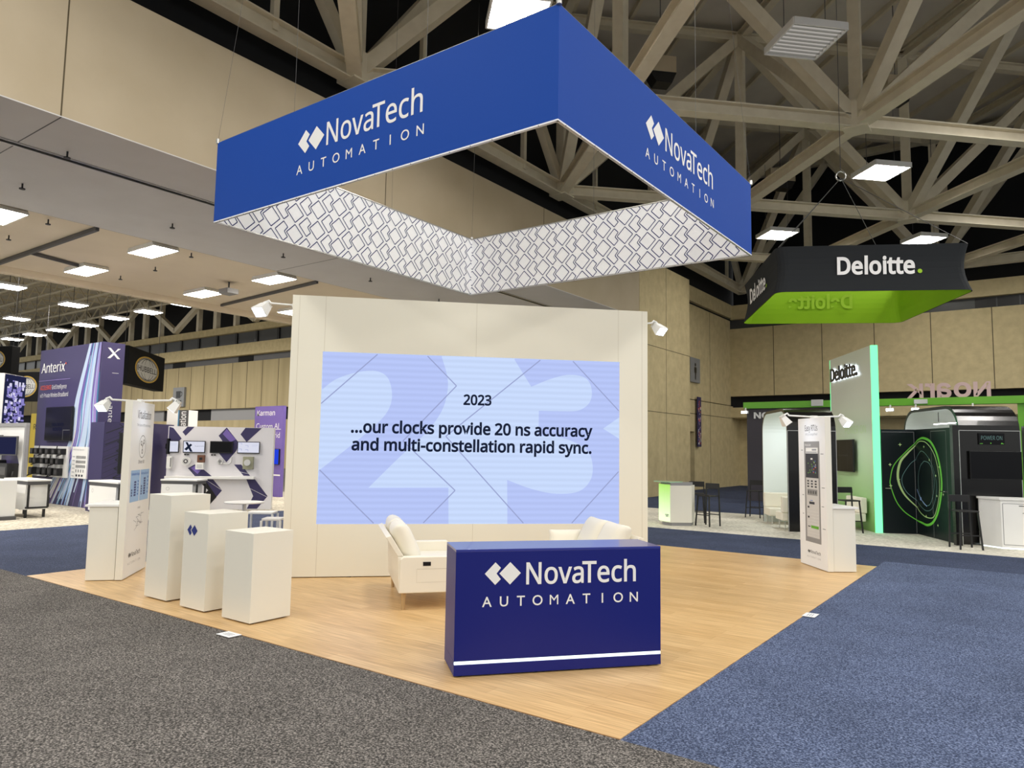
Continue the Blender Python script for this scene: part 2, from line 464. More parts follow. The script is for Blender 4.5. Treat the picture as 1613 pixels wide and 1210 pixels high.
# logo: half chevron + diamond, in units of the diamond's half diagonal, origin at the diamond's centre
DIAM = [(-1, 0), (0, -1), (1, 0), (0, 1)]
CHEV = [(-2.34, 0), (-1.37, -1), (-0.86, -0.5), (-1.26, 0), (-0.86, 0.5), (-1.37, 1)]
def logo_mark(mb, F, u, v, h, d):
    mb.plate(F, [(u+a*h, v+b*h) for a, b in DIAM], d)
    mb.plate(F, [(u+a*h, v+b*h) for a, b in CHEV], d)
def brand_word(mb, F, u, v, cap, width, d, bold):
    mb.text('Nova', F, u, v, cap, width=width*0.515, bold=bold, d=d)
    mb.text('Tech', F, u+width*0.502, v, cap, width=width*0.498, bold=bold, d=d)
def spaced_word(mb, word, F, u0, u1, v, cap, d, bold=0.0):
    for i, ch in enumerate(word):
        mb.text(ch, F, u0+(u1-u0)*i/(len(word)-1), v, cap, bold=0.0 if ch == 'M' else bold, align='c', d=d, font=None)

# ------------------------------------------------------------------ the hall: floors
struct(MB(slab).box(-115, 45, -30, 45, -0.3, -0.012).build('floor'))
struct(MB(carpgrey).box(-30, 30, -14, 0, -0.01, 0.004).build('floor_carpet'))
struct(MB(carpblue).box(0, 26, 0, 9.9, -0.01, 0.004).build('floor_carpet'))
struct(MB(carpdark).box(-15.24, 26, 9.9, 12.2, -0.01, 0.004).build('floor_carpet'))
struct(MB(carpdark).box(-15.24, -9.144, 0, 9.9, -0.01, 0.004).build('floor_carpet'))
struct(MB(carpdark).box(-9.144, 0, 9.144, 9.9, -0.01, 0.004).build('floor_carpet'))
struct(MB(carpdark).box(-15.24, 26, 17.8, 37, -0.01, 0.004).build('floor_carpet'))
struct(MB(carpdark).box(-15.24, -9.0, 12.2, 17.8, -0.01, 0.004).build('floor_carpet'))
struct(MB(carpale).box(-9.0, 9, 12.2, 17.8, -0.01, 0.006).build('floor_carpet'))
struct(MB(carplight).box(-40, -15.24, 0, 14, -0.01, 0.006).build('floor_carpet'))
struct(MB(woodm).box(-9.144, 0, 0, 9.144, -0.01, 0.010).build('floor_vinyl'))

# ------------------------------------------------------------------ the hall: walls
BX = -10.54                                    # face of the beige header and of the concrete pier
m = MB(plaster)
m.box(-11.0, BX, -40, 21.9, 7.2, 9.72)
m.use(seamdark)
for y in (-7.0, 0.54, 7.84, 14.9): m.box(BX, BX+0.003, y-0.012, y+0.012, 7.2, 9.72)
struct(m.build('wall_header'))
m = MB(concrete).box(-23.2, BX, 21.92, 27.09, 0, 9.77)
m.use(seamdark)
for y in (24.5,): m.box(BX, BX+0.004, y-0.012, y+0.012, 0, 9.77)
for z in (3.48, 6.2): m.box(BX, BX+0.004, 21.92, 27.09, z-0.012, z+0.012)
struct(m.build('wall_pier'))
m = MB(softgrey)
m.box(-12.36, BX-0.001, -40, 21.9, 7.18, 7.2); m.box(-16.4, -12.48, -40, 21.9, 7.16, 7.3)
m.use(greydk); m.box(-12.48, -12.36, -40, 21.9, 7.24, 7.3); m.use(blackp).box(-12.40, -12.36, -40, 21.9, 7.176, 7.24)
m.use(alu); m.box(-12.30, -12.28, -40, 21.9, 7.155, 7.18); m.box(-12.46, -12.44, -40, 21.9, 7.155, 7.24)
m.use(blackp)
for y in (-3.6, 0.55, 9.0): m.box(-12.3, BX-0.002, y-0.01, y+0.01, 7.178, 7.181); m.box(-16.4, -12.5, y-0.01, y+0.01, 7.158, 7.161)
m.use(blackp).box(-16.43, -16.40, -40, 21.9, 7.165, 7.199)
struct(m.build('ceiling_soffit'))
m = MB(ceilbeige).box(-23.2, -16.4, -40, 21.9, 7.2, 7.34)
struct(m.build('ceiling_low'))
struct(MB(ceilbeige).box(-23.5, -23.2, -40, 21.9, 7.0, 9.7).build('wall_header_far'))
struct(MB(voidm).box(-23.0, -11.3, -40, 27.0, 9.78, 19).build('wall_void'))
# side wall of the hall beyond the pier
m = MB(concrete)
m.box(-11.9, -11.4, 27.09, 35.0, 4.42, 9.12)
m.box(-11.9, -11.3, 27.09, 35.0, 9.25, 10.0)
m.box(-11.9, -11.4, 29.75, 36.5, 0, 4.38); m.box(-11.9, -11.4, 27.09, 29.1, 0, 4.38); m.box(-11.9, -11.4, 29.1, 29.75, 2.84, 4.38)
m.use(seamdark)
for y in (31.9,): m.box(-11.4, -11.396, y-0.015, y+0.015, 0, 9.1)
m.box(-11.4, -11.396, 27.09, 35, 3.70, 3.73)
m.use(voidm).box(-12.6, -11.5, 27.09, 36.9, 4.30, 4.46); m.box(-12.6, -11.5, 27.09, 36.9, 9.0, 9.3)
struct(m.build('wall_side'))
struct(MB(voidm).box(-12.5, -11.6, 27.09, 37, 10.0, 19).build('wall_void'))
m = MB(greymid).box(-11.75, -11.66, 29.12, 29.73, 0, 2.82)
d1 = struct(m.build('door_1'))
MB(alu).box(-11.66, -11.6, 29.2, 29.24, 1.0, 1.12).build('door_handle', d1)
# back wall y = 35
m = MB(concrete)
m.box(-11.4, 30, 35.0, 35.5, 4.92, 8.66)
m.box(-11.4, 30, 35.0, 35.5, 9.2, 9.98)
m.box(-11.4, 30, 35.0, 35.5, 3.75, 4.3); m.box(-11.4, 30, 36.5, 36.9, 0, 3.75); m.box(-11.4, 30, 35.4, 36.6, 3.7, 3.78)
m.use(voidm).box(-12.6, 30, 35.35, 35.8, 4.25, 4.97)
m.use(darkglass).box(-12.6, 30, 35.3, 35.8, 8.6, 9.25)
m.use(blackp)
for x in (0.1, 0.98, 1.86): m.box(x, x+0.82, 35.28, 35.31, 8.72, 9.16)
m.use(seamdark)
x = -9.05
while x < 29: m.box(x-0.018, x+0.018, 34.996, 35.0, 4.92, 8.66); x += 2.45
struct(m.build('wall_back'))
struct(MB(voidm).box(-11.4, 30, 35.6, 36.2, 9.98, 19).build('wall_void'))
# far hall back wall y = 32
m = MB(fluted)
m.box(-112, -23.2, 32.0, 32.5, 4.95, 8.9); m.box(-112, -23.2, 32.3, 32.6, 0, 3.95)
m.use(concrete).box(-112, -23.2, 31.7, 32.5, 9.45, 10.45); m.box(-112, -23.2, 31.8, 32.5, 11.5, 12.1)
m.use(greydk).box(-112, -23.2, 32.25, 32.6, 8.85, 9.5)
m.use(voidm).box(-112, -23.2, 32.4, 32.8, 3.9, 5.0)
m.use(greymid)
for x in (-72, -57.5, -38): m.box(x, x+6.5, 32.3, 32.42, 3.95, 4.95)
m.use(seamdark)
x = -110.0
while x < -24: m.box(x-0.03, x+0.03, 31.992, 32.0, 4.95, 8.9); x += 2.15
m.use(voidm)
for x in (-101, -86, -64.2, -53.6, -42): m.box(x, x+2.1, 32.2, 32.26, 8.9, 9.44)
struct(m.build('wall_far'))
wn = MB(darkglass).box(-112, -23.2, 32.2, 32.3, 10.45, 11.5)
wn.use(blackp)
x = -110.0
while x < -24: wn.box(x-0.14, x+0.14, 32.1, 32.25, 10.45, 11.5); x += 2.95
struct(wn.build('window_1'))
struct(MB(voidm).box(-112, -23.2, 33.5, 34, 12.1, 19).build('wall_void'))

# ------------------------------------------------------------------ roof of the near hall
ZB, ZT = 10.7, 16.9
deck = struct(MB(deckm).box(-11.3, 24, -16, 36, 17.35, 17.6).build('ceiling'))
for k in range(-9, 14):                        # purlins run on the diagonal
    c = 3.0*k
    t0, t1 = max(-16.0, c-24.0), min(36.0, c+11.3)
    if t1-t0 < 2: continue
    MB(steelp).beam((c-t0, t0, 17.25), (c-t1, t1, 17.25), 0.12, 0.2).build('purlin', deck)
def node(i, j): return (-10.65+4.65*i, -11.75+4.65*j)     # M node when i and j are both even, C node when both odd
NI, NJ = 6, 10
def truss(nodes, posts=True):
    h = holder('ceiling_truss')
    def P(n, z): x, y = node(*n); return (x, y, z)
    for a, b in zip(nodes, nodes[1:]):
        MB(steelp).beam(P(a, ZB), P(b, ZB), 0.34, 0.36, 'I').build('bottom_chord', h)
        MB(steelp).beam(P(a, ZT), P(b, ZT), 0.28, 0.32, 'I').build('top_chord', h)
        lo, hi = (a, b) if a[0] % 2 == 0 else (b, a)
        MB(steelp).beam(P(lo, ZB), P(hi, ZT), 0.34, 0.36).build('diagonal', h)
    if posts:
        for n in nodes: MB(steelp).beam(P(n, ZB), P(n, ZT), 0.30, 0.30).build('post', h)
        for n in nodes:
            x, y = node(*n)
            if n[0] % 2 == 0:
                MB(steelp).beam((x, y, ZB-0.22), (x, y, ZB+0.5), 0.62, 0.62).build('gusset', h)
for s0 in range(-NJ, NI+1, 2):
    L = [(i, i-s0) for i in range(0, NI+1) if 0 <= i-s0 <= NJ]
    if len(L) > 1: truss(L)
for s1 in range(2, NI+NJ+1, 2):
    L = [(i, s1-i) for i in range(0, NI+1) if 0 <= s1-i <= NJ]
    if len(L) > 1: truss(L, False)
h = holder('ceiling_truss')                    # edge truss along the header
for j in range(0, NJ, 2):
    x, ya = node(0, j); yb = ya+9.3; ym = ya+4.65
    MB(steelp).beam((x, ya, ZB), (x, yb, ZB), 0.36, 0.42, 'I').build('bottom_chord', h)
    MB(steelp).beam((x, ya, ZT), (x, yb, ZT), 0.3, 0.34, 'I').build('top_chord', h)
    MB(steelp).beam((x, ya, ZB), (x, ym, ZT), 0.26, 0.3).build('diagonal', h)
    MB(steelp).beam((x, yb, ZB), (x, ym, ZT), 0.26, 0.3).build('diagonal', h)
    MB(steelp).beam((x, ya+2.3, ZB), (x, ya+2.3, ZB+3.1), 0.14, 0.14).build('hanger', h)
    MB(steelp).beam((x, yb-2.3, ZB), (x, yb-2.3, ZB+3.1), 0.14, 0.14).build('hanger', h)
h = holder('ceiling_truss')                    # edge truss along the back wall
for i in range(0, NI, 2):
    xa, y = node(i, NJ); xb = xa+9.3; xm = xa+4.65; y -= 0.4
    MB(steelp).beam((xa, y, ZB), (xb, y, ZB), 0.36, 0.42, 'I').build('bottom_chord', h)
    MB(steelp).beam((xa, y, ZT), (xb, y, ZT), 0.3, 0.34, 'I').build('top_chord', h)
    MB(steelp).beam((xa, y, ZB), (xm, y, ZT), 0.26, 0.3).build('diagonal', h)
    MB(steelp).beam((xb, y, ZB), (xm, y, ZT), 0.26, 0.3).build('diagonal', h)
# ------------------------------------------------------------------ roof of the far hall
fd = struct(MB(deckm).box(-112, -23.2, -40, 33.5, 15.9, 16.2).build('ceiling_far'))
y = -4.0
while y < 31:
    jb = MB(steelp)
    jb.beam((-112, y, 15.6), (-23.3, y, 15.6), 0.14, 0.14); jb.beam((-112, y, 14.5), (-23.3, y, 14.5), 0.14, 0.14)
    x = -111.0; k = 0
    while x < -24:
        jb.beam((x, y, 14.5 if k % 2 else 15.6), (x+1.3, y, 15.6 if k % 2 else 14.5), 0.08, 0.08); x += 1.3; k += 1
    jb.build('joist', fd); y += 2.6
x = -110.0
while x < -24:
    MB(steelp).beam((x, -10, 15.65), (x, 31, 15.65), 0.1, 0.14).build('bridging', fd); x += 3.4
fh = holder('ceiling_truss_far')
x = -112.5; k = 0
while x < -25:
    for a, b in (((x, 31.6, 12.3), (x+6.2, 31.6, 15.8)), ((x+6.2, 31.6, 15.8), (x+12.4, 31.6, 12.3))):
        MB(steelp).beam(a, b, 0.42, 0.42).build('diagonal', fh)
    for px in (x+6.2, x+3.4, x+9.2): MB(steelp).beam((px, 31.9, 12.1), (px, 31.9, 15.9), 0.5 if px == x+6.2 else 0.34, 0.4).build('post', fh)
    x += 12.4
# ------------------------------------------------------------------ luminaires
def hall_light(x, y, z, label, glowm, size=1.2, wires=3.0):
    t = thing('ceiling_light', label, 'light', (x, y, z), 45, 'square luminaires hung from the roof trusses')
    s = size/2
    m = MB(white)
    m.box(-s, s, -s, s, 0.05, 0.13)
    for a in (-1, 1):
        m.box(a*s-0.02, a*s+0.02, -s, s, -0.03, 0.13); m.box(-s, s, a*s-0.02, a*s+0.02, -0.03, 0.13)
    m.build('housing', t)
    MB(glowm).face([(-s+.03, -s+.03, 0.04), (-s+.03, s-.03, 0.04), (s-.03, s-.03, 0.04), (s-.03, -s+.03, 0.04)]).build('diffuser', t)
    m = MB(alu)
    n = 9
    for k in range(n):
        v = -s+(k+0.5)*size/n; m.box(-s, s, v-0.006, v+0.006, -0.015, 0.025)
    m.build('louver', t)
    m = MB(greydk)
    for a in (-1, 1):
        m.tube([(a*s*0.8, 0, 0.13), (a*s*0.8, 0, wires)], 0.008, 5)
    m.build('suspension_wire', t)
hall_light(-1.6, 11.86, 11.0, 'unlit silvery square ceiling luminaire, upper right above the trusses', lamp_off, 1.25)
hall_light(-1.55, 21.1, 11.0, 'lit square ceiling luminaire in the roof trusses above the black hanging sign', lamp_hall, 1.25)
hall_light(-6.31, 26.26, 11.0, 'lit square ceiling luminaire beside the right corner of the blue hanging sign', lamp_hall, 1.25)
hall_light(-1.37, 30.34, 11.0, 'far lit luminaire just above the top edge of the black hanging sign', lamp_hall, 1.25)
hall_light(-6.28, 7.41, 11.0, 'dazzling square luminaire at the top behind the peak of the blue sign', lamp_hall, 1.2)

def low_light(x, y, label):
    t = thing('soffit_light', label, 'light', (x, y, 7.2), 0, 'flat luminaires under the low beige ceiling')
    m = MB(white)
    m.prism(front(0.36), [(-0.72, -0.12), (0.72, -0.12), (0.62, 0), (-0.62, 0)], 0, 0.72)
    m.build('housing', t)
    MB(lamp_low).face([(-0.68, -0.33, -0.124), (-0.68, 0.33, -0.124), (0.68, 0.33, -0.124), (0.68, -0.33, -0.124)]).build('diffuser', t)
    m = MB(alu)
    for k in range(9): v = -0.3+k*0.075; m.box(-0.68, 0.68, v-0.005, v+0.005, -0.145, -0.126)
    m.build('louver', t)
for (x, y, lb) in [(-17.2, 1.95, 'flat lit luminaire under the beige ceiling, cut by the left picture edge'),
                   (-17.2, 5.6, 'large flat lit luminaire under the beige ceiling, nearest the grey soffit'),
                   (-21.2, 5.63, 'flat lit luminaire beside the dark conduit on the beige ceiling edge'),
                   (-17.2, 9.5, 'flat lit luminaire left below the corner of the blue hanging sign'),
                   (-21.2, 9.5, 'flat lit luminaire at the outer edge of the beige ceiling, right of the conduit'),
                   (-21.2, 13.4, 'sliver of a lit luminaire at the left edge of the tall cream wall')]:
    low_light(x, y, lb)

FARL = [(-42.6, 12.54), (-47.2, 12.51), (-49.9, 17.2), (-59.7, 17.4), (-43.0, 21.2), (-48.0, 21.3), (-52.7, 21.3), (-58.1, 21.6),
        (-63.0, 21.6), (-67.6, 21.6), (-72.6, 21.7)]
ORD = ['first', 'second', 'third', 'fourth', 'fifth', 'sixth', 'seventh']
FLAB = ['right-hand luminaire of the nearest row in the far hall', 'left-hand luminaire of the nearest row in the far hall',
        'right-hand luminaire of the middle row in the far hall', 'left-hand luminaire of the middle row in the far hall'] + \
       ['%s luminaire from the right in the farthest row of the far hall' % o for o in ORD]
far0 = None
for (x, y), lb in zip(FARL, FLAB):
    if far0 is None:
        t = far0 = thing('ceiling_light', lb, 'light', (x, y, 11.0), 0, 'luminaires of the far hall')
        MB(white).box(-0.7, 0.7, -0.7, 0.7, 0.02, 0.16).build('housing', t)
        MB(lamp_far).face([(-.66, -.66, 0.0), (-.66, .66, 0.0), (.66, .66, 0.0), (.66, -.66, 0.0)]).build('diffuser', t)
        MB(greydk).tube([(0, 0, 0.16), (0, 0, 3.4)], 0.02, 5).build('suspension_wire', t)
    else: copy_thing(far0, (x, y, 11.0), 0, lb)

# sprinkler heads and conduits under the soffits
SPR = [(-11.97, 1.24, 'on the narrow grey strip at upper left'), (-14.53, 1.45, 'on the wide grey soffit at far left'),
       (-14.5, 4.65, 'on the wide grey soffit left of the blue sign'), (-14.5, 7.84, 'on the wide grey soffit under the blue sign corner'),
       (-14.6, 11.18, 'on the grey soffit under the patterned lining'), (-14.9, 14.75, 'on the grey soffit above the tall cream wall'),
       (-16.77, 2.82, 'on the beige ceiling beside the soffit edge, left'), (-16.7, 6.42, 'on the beige ceiling beside the soffit edge, middle'),
       (-19.14, 2.83, 'on the beige ceiling near the left picture edge'), (-21.28, 6.7, 'on the beige ceiling right of the conduit lamp'),
       (-19.15, 6.7, 'on the beige ceiling between the two lamp rows')]
for x, y, lb in SPR:
    m = MB(blackm).tube([(x, y, 7.17), (x, y, 7.05)], 0.018, 6); m.tube([(x, y, 7.06), (x, y, 7.04)], 0.06, 8)
    tag(m.build('sprinkler_head'), 'small dark sprinkler head ' + lb, 'sprinkler', 'sprinkler heads')
tag(MB(greydk).beam((-23.0, 3.81, 7.14), (-16.45, 3.80, 7.14), 0.09, 0.1).build('conduit'), 'long dark conduit crossing the beige ceiling at far left', 'conduit')
tag(MB(greydk).beam((-20.5, 3.86, 7.14), (-20.9, 5.3, 7.14), 0.07, 0.09).build('conduit'), 'short dark conduit branching to the ceiling lamp', 'conduit')
tag(MB(greydk).beam((-22.8, 11.2, 7.14), (-16.45, 10.6, 7.14), 0.07, 0.09).build('conduit'), 'dark conduit on the beige ceiling left of the tall cream wall', 'conduit')
t = thing('junction_box', 'small ceiling box hanging beside the lamp left of the blue sign', 'fitting', (-19.2, 9.2, 7.2), 0)
MB(greydk).tube([(0, 0, 0), (0, 0, -0.25)], 0.03, 6).build('stem', t); MB(greymid).box(-.25, .25, -.2, .2, -0.4, -0.24).build('body', t)
for (x, y, z, sx, sy, lb) in [(-7.2, 16.6, 14.0, 0.9, 0.5, 'beige box above the right arm of the blue sign'), (-1.2, 22.2, 14.0, 0.9, 0.5, 'beige box behind the crossing of two roof chords'),
                              (-6.7, 28.3, 14.0, 1.2, 0.5, 'beige box beside the right tip of the blue sign'), (-1.3, 33.6, 13.8, 1.2, 0.5, 'beige box at far right under the roof')]:
    t = thing('air_unit', lb + ', hung among the trusses', 'air unit', (x, y, z), 45, 'air units under the roof')
    MB(plaster).box(-sx/2, sx/2, -sy/2, sy/2, 0, 0.55).build('casing', t, bevel=0.02)
    MB(blackm).prism(front(sy/2), [(-sx/2, 0), (sx/2, 0), (sx/3, -0.35), (-sx/4, -0.35)], 0, sy).build('fan_grille', t)
    MB(greydk).tube([(0, 0, 0.55), (0, 0, 3.2)], 0.015, 5).build('suspension_wire', t)

# ------------------------------------------------------------------ square hanging sign
SC, SH, SB, ST = (-4.572, 4.62), 3.045, 5.175, 6.4
t = thing('hanging_sign', 'square blue fabric ring sign with white logos and white patterned lining hung over the booth', 'sign', (SC[0], SC[1], SB), 0)
hh = ST-SB
def sign_frame(k, rad, inward):
    a = R(90*k); n = Vector((math.sin(a), -math.cos(a), 0)); ex = Vector((math.cos(a), math.sin(a), 0))
    if inward: return Fr(n*rad, -ex, -n)
    return Fr(n*rad, ex, n)
for k in range(4):
    F = sign_frame(k, SH, False)
    e_ = 0.0 if k % 2 == 0 else 0.02
    MB(cobalt).slabf(F, -SH+e_, SH-e_, 0, hh, -0.02, 0).build('outer_fabric', t)
    if k in (0, 1):
        # logo laid out from the left end of the mark to the end of the word
        L0 = -1.10 if k == 0 else -1.03
        h_ = 0.16
        m = MB(letterw); logo_mark(m, F, L0+2.34*h_, 0.735, h_, 0.004); m.build('logo_mark', t)
        m = MB(letterw); brand_word(m, F, L0+0.58, 0.585, 0.305, 1.70, 0.004, 0.006); m.build('brand_lettering', t)
        m = MB(letterw); spaced_word(m, 'AUTOMATION', F, L0+0.05, L0+2.25, 0.305, 0.125, 0.004, bold=0.004); m.build('tagline_lettering', t)
    # patterned lining, logo outline repeated as a lattice
    F = sign_frame(k, SH-0.03, True); W2 = SH-0.03
    m = MB(liner).slabf(F, -W2, W2, 0, hh, -0.008, 0)
    m.use(lineblue)
    s = 0.163
    def clipseg(a, b):
        (x0, y0), (x1, y1) = a, b; t0, t1 = 0.0, 1.0; dx, dy = x1-x0, y1-y0
        for p, q in ((-dx, x0+W2), (dx, W2-x0), (-dy, y0), (dy, hh-y0)):
            if abs(p) < 1e-9:
                if q < 0: return None
            else:
                r = q/p
                if p < 0: t0 = max(t0, r)
                else: t1 = min(t1, r)
        if t0 >= t1: return None
        return (x0+dx*t0, y0+dy*t0), (x0+dx*t1, y0+dy*t1)
    for i in range(-8, 9):
        for j in range(-1, 5):
            cx = 0.23+i*0.46; cy = 0.175+j*0.36+(0.18 if i % 2 else 0)
            for shp in (DIAM, CHEV):
                P = [(cx+a*s, cy+b*s) for a, b in shp]
                for a, b in zip(P, P[1:]+P[:1]):
                    c = clipseg(a, b)
                    if c: m.strip(F, list(c), 0.0155, 0.002)
    m.build('patterned_lining', t)
m = MB(alu)
for z in (0.0, hh):
    for a, b in (((-1, -1), (1, -1)), ((1, -1), (1, 1)), ((1, 1), (-1, 1)), ((-1, 1), (-1, -1))):
        m.tube([(a[0]*(SH-.02), a[1]*(SH-.02), z), (b[0]*(SH-.02), b[1]*(SH-.02), z)], 0.018, 8)
m.build('tube_frame', t)
m = MB(liner)
for k in range(4):
    F = sign_frame(k, SH, False); m.slabf(F, -SH, SH, -0.012, 0.004, -0.035, 0.002)
m.use(greydk)
for k in range(4):
    F = sign_frame(k, SH, False); u = -SH+0.15
    while u < SH: m.slabf(F, u, u+0.008, -0.0135, -0.004, -0.037, 0.003); u += 0.3
m.build('hem', t)
for (a, b) in ((-1, -1), (1, -1), (1, 1), (-1, 1)):
    MB(greydk).tube([(a*SH, b*SH, hh), (a*(SH-0.4), b*(SH-0.4), 11.5-SB)], 0.0022, 5).build('hanging_cable', t)
    m = MB(alu).tube([(a*SH, b*SH, hh-0.01), (a*SH, b*SH, hh+0.06)], 0.03, 8); m.build('corner_bracket', t)
for (a, b) in ((0.4, -1), (-0.4, -1), (1, 0.2), (-1, 0.2), (0, 1)):
    MB(greydk).tube([(a*SH, b*SH, hh), (a*SH, b*SH, 11.5-SB)], 0.0022, 5).build('hanging_cable', t)

# ------------------------------------------------------------------ tall cream wall with the LED screen
WL, WH = 5.363, 4.026
t = thing('display_wall', 'tall cream exhibit wall holding a large lit LED screen', 'wall panel', (-6.399, 2.139, 0.01), 45.2)
SX0, SX1, SZ0, SZ1 = 0.45, 4.91, 0.745, 3.215
m = MB(cream)
m.box(0, SX0, 0, 0.42, 0.012, WH); m.box(SX1, WL, 0, 0.42, 0.012, WH)
m.box(SX0, SX1, 0, 0.42, 0.012, SZ0); m.box(SX0, SX1, 0, 0.42, SZ1, WH)
m.box(SX0, SX1, 0.07, 0.42, SZ0, SZ1)
m.use(joint)
for u in (0.1, SX0+0.02, 2.68, SX1-0.02, WL-0.09):
    if SX0 < u < SX1:
        m.box(u-0.002, u+0.002, -0.0012, 0, SZ1, WH); m.box(u-0.002, u+0.002, -0.0012, 0, 0.012, SZ0)
    else: m.box(u-0.002, u+0.002, -0.0012, 0, 0.012, WH)
m.build('wall_body', t)
m = MB(blackp)
for u in (0.05, 0.9, 1.8, 2.7, 3.6, 4.5, 5.25): m.box(u, u+0.06, 0.02, 0.1, 0, 0.012)
m.build('levelling_foot', t)
F = front(0.0)
scr = MB(scr_light).slabf(F, SX0, SX1, SZ0, SZ1, -0.06, -0.004).build('led_screen', t)
m = MB(scr_dark)
d = -0.003
HOOK = smoothpts([(0.46, 2.66), (0.64, 2.81), (0.92, 2.92), (1.2, 2.955), (1.38, 2.87), (1.455, 2.64), (1.42, 2.41), (1.26, 2.19), (0.95, 1.91), (0.46, 1.50)], k=5)
two = [(SX0, 3.21), (2.171, 3.21)] + smoothpts([(2.171, 3.19), (2.263, 2.88), (2.256, 2.62), (2.171, 2.36), (1.959, 2.06), (1.605, 1.72), (1.16, 1.26)], k=5) + [(2.312, 1.27), (2.326, SZ0), (SX0, SZ0)] + list(reversed(HOOK))
m.plate(F, two, d)
three = [(4.91, 3.21), (3.267, 3.21)] + smoothpts([(3.267, 3.19), (3.528, 2.79)], k=2) + smoothpts([(3.528, 2.79), (3.832, 2.92), (4.115, 2.99), (4.37, 2.95), (4.469, 2.78), (4.441, 2.58), (4.271, 2.45), (4.0, 2.43)], k=5) \
    + [(3.649, 2.43), (3.649, 2.05)] + smoothpts([(3.9, 2.05), (4.115, 2.0), (4.377, 1.87), (4.483, 1.68), (4.469, 1.42), (4.285, 1.23), (3.931, 1.19), (3.55, 1.26), (3.182, 1.39)], k=5) \
    + [(3.196, SZ0), (4.91, SZ0), (4.91, 2.03), (4.653, 2.18), (4.91, 2.36)]
m.plate(F, three, d)
m.use(scr_line)
for P in ([(1.23, 3.2), (0.455, 2.46)], [(1.959, 3.2), (2.397, 2.77), (1.633, 1.94), (2.411, 1.23), (1.959, 0.76)], [(3.663, 3.2), (2.256, 2.02), (3.436, 0.755)],
          [(0.467, 1.51), (1.251, 0.755)], [(4.172, 3.2), (4.9, 2.46)], [(4.9, 1.53), (4.172, 0.755)]):
    m.strip(F, P, 0.016, -0.002)
m.use(scr_text)
m.text('2023', F, 2.715, 2.495, 0.145, width=0.42, bold=0.028, align='c', d=-0.001)
m.text('...our clocks provide 20 ns accuracy', F, 2.687, 2.055, 0.165, width=3.60, bold=0.028, align='c', d=-0.001)
m.text('and multi-constellation rapid sync.', F, 2.687, 1.80, 0.165, width=3.57, bold=0.028, align='c', d=-0.001)
m.build('screen_picture', scr)

# arm spotlights: an arm from its mount, a knuckle and a rectangular flood head with a lit lens
def arm_spot(name, label, loc, rot, arm, tilt, group, glowm=None, headscale=0.72, yaw=0.0):
    t = thing(name, label, 'spotlight', loc, rot, group)
    MB(white).tube([(0, 0, 0), (arm, 0, 0.015)], 0.014, 8).build('arm', t, smooth=40)
    m = MB(white).box(-0.03, 0.03, -0.03, 0.03, -0.03, 0.02); m.build('mount', t)
    k = MB(white); k.tube([(arm, 0.0, 0.015), (arm+0.03, 0, 0.05), (arm+0.075, 0, 0.03), (arm+0.08, 0, -0.03)], 0.016, 8); k.build('knuckle', t, smooth=40)
    # head: tapered housing, lens facing back and down towards the lit panel
    s = headscale; c = Vector((arm+0.09, 0, -0.05)); ax = Vector((math.cos(R(tilt))*math.cos(R(yaw)), math.cos(R(tilt))*math.sin(R(yaw)), math.sin(R(tilt)))); sd = Vector((-math.sin(R(yaw)), math.cos(R(yaw)), 0)); nn = ax.cross(sd)
    def Q(a, b, e): return c+ax*a*s+sd*b*s+nn*e*s
    m = MB(white)
    m.hexa([Q(-0.05, -0.07, 0.06), Q(-0.05, 0.07, 0.06), Q(-0.05, 0.07, -0.06), Q(-0.05, -0.07, -0.06), Q(0.14, -0.11, 0.09), Q(0.14, 0.11, 0.09), Q(0.14, 0.11, -0.09), Q(0.14, -0.11, -0.09)])
    for e in (-0.05, -0.02, 0.01, 0.04): m.hexa([Q(-0.1, -0.06, e-0.006), Q(-0.1, 0.06, e-0.006), Q(-0.1, 0.06, e+0.006), Q(-0.1, -0.06, e+0.006), Q(-0.05, -0.06, e-0.006), Q(-0.05, 0.06, e-0.006), Q(-0.05, 0.06, e+0.006), Q(-0.05, -0.06, e+0.006)])
    m.build('lamp_head', t)
    MB(glowm or spot_glow).face([Q(0.142, -0.095, -0.075), Q(0.142, -0.095, 0.075), Q(0.142, 0.095, 0.075), Q(0.142, 0.095, -0.075)]).build('lens', t)
    return t
WD = Vector((math.cos(R(45.2)), math.sin(R(45.2)), 0))
a = Vector((-6.399, 2.139, 0)); n = Vector((WD.y, -WD.x, 0))
p = a + WD*0.01 - n*0.1; arm_spot('arm_spotlight', 'white arm spotlight on the left edge of the tall cream wall', (p.x, p.y, 3.90), 225.2, 0.33, -42, 'arm spotlights on the cream wall', yaw=55, headscale=0.95)
p = a + WD*(WL-0.01) - n*0.1; arm_spot('arm_spotlight', 'white arm spotlight on the right edge of the tall cream wall', (p.x, p.y, 3.86), 45.2, 0.12, -42, 'arm spotlights on the cream wall', yaw=-60, headscale=0.85)

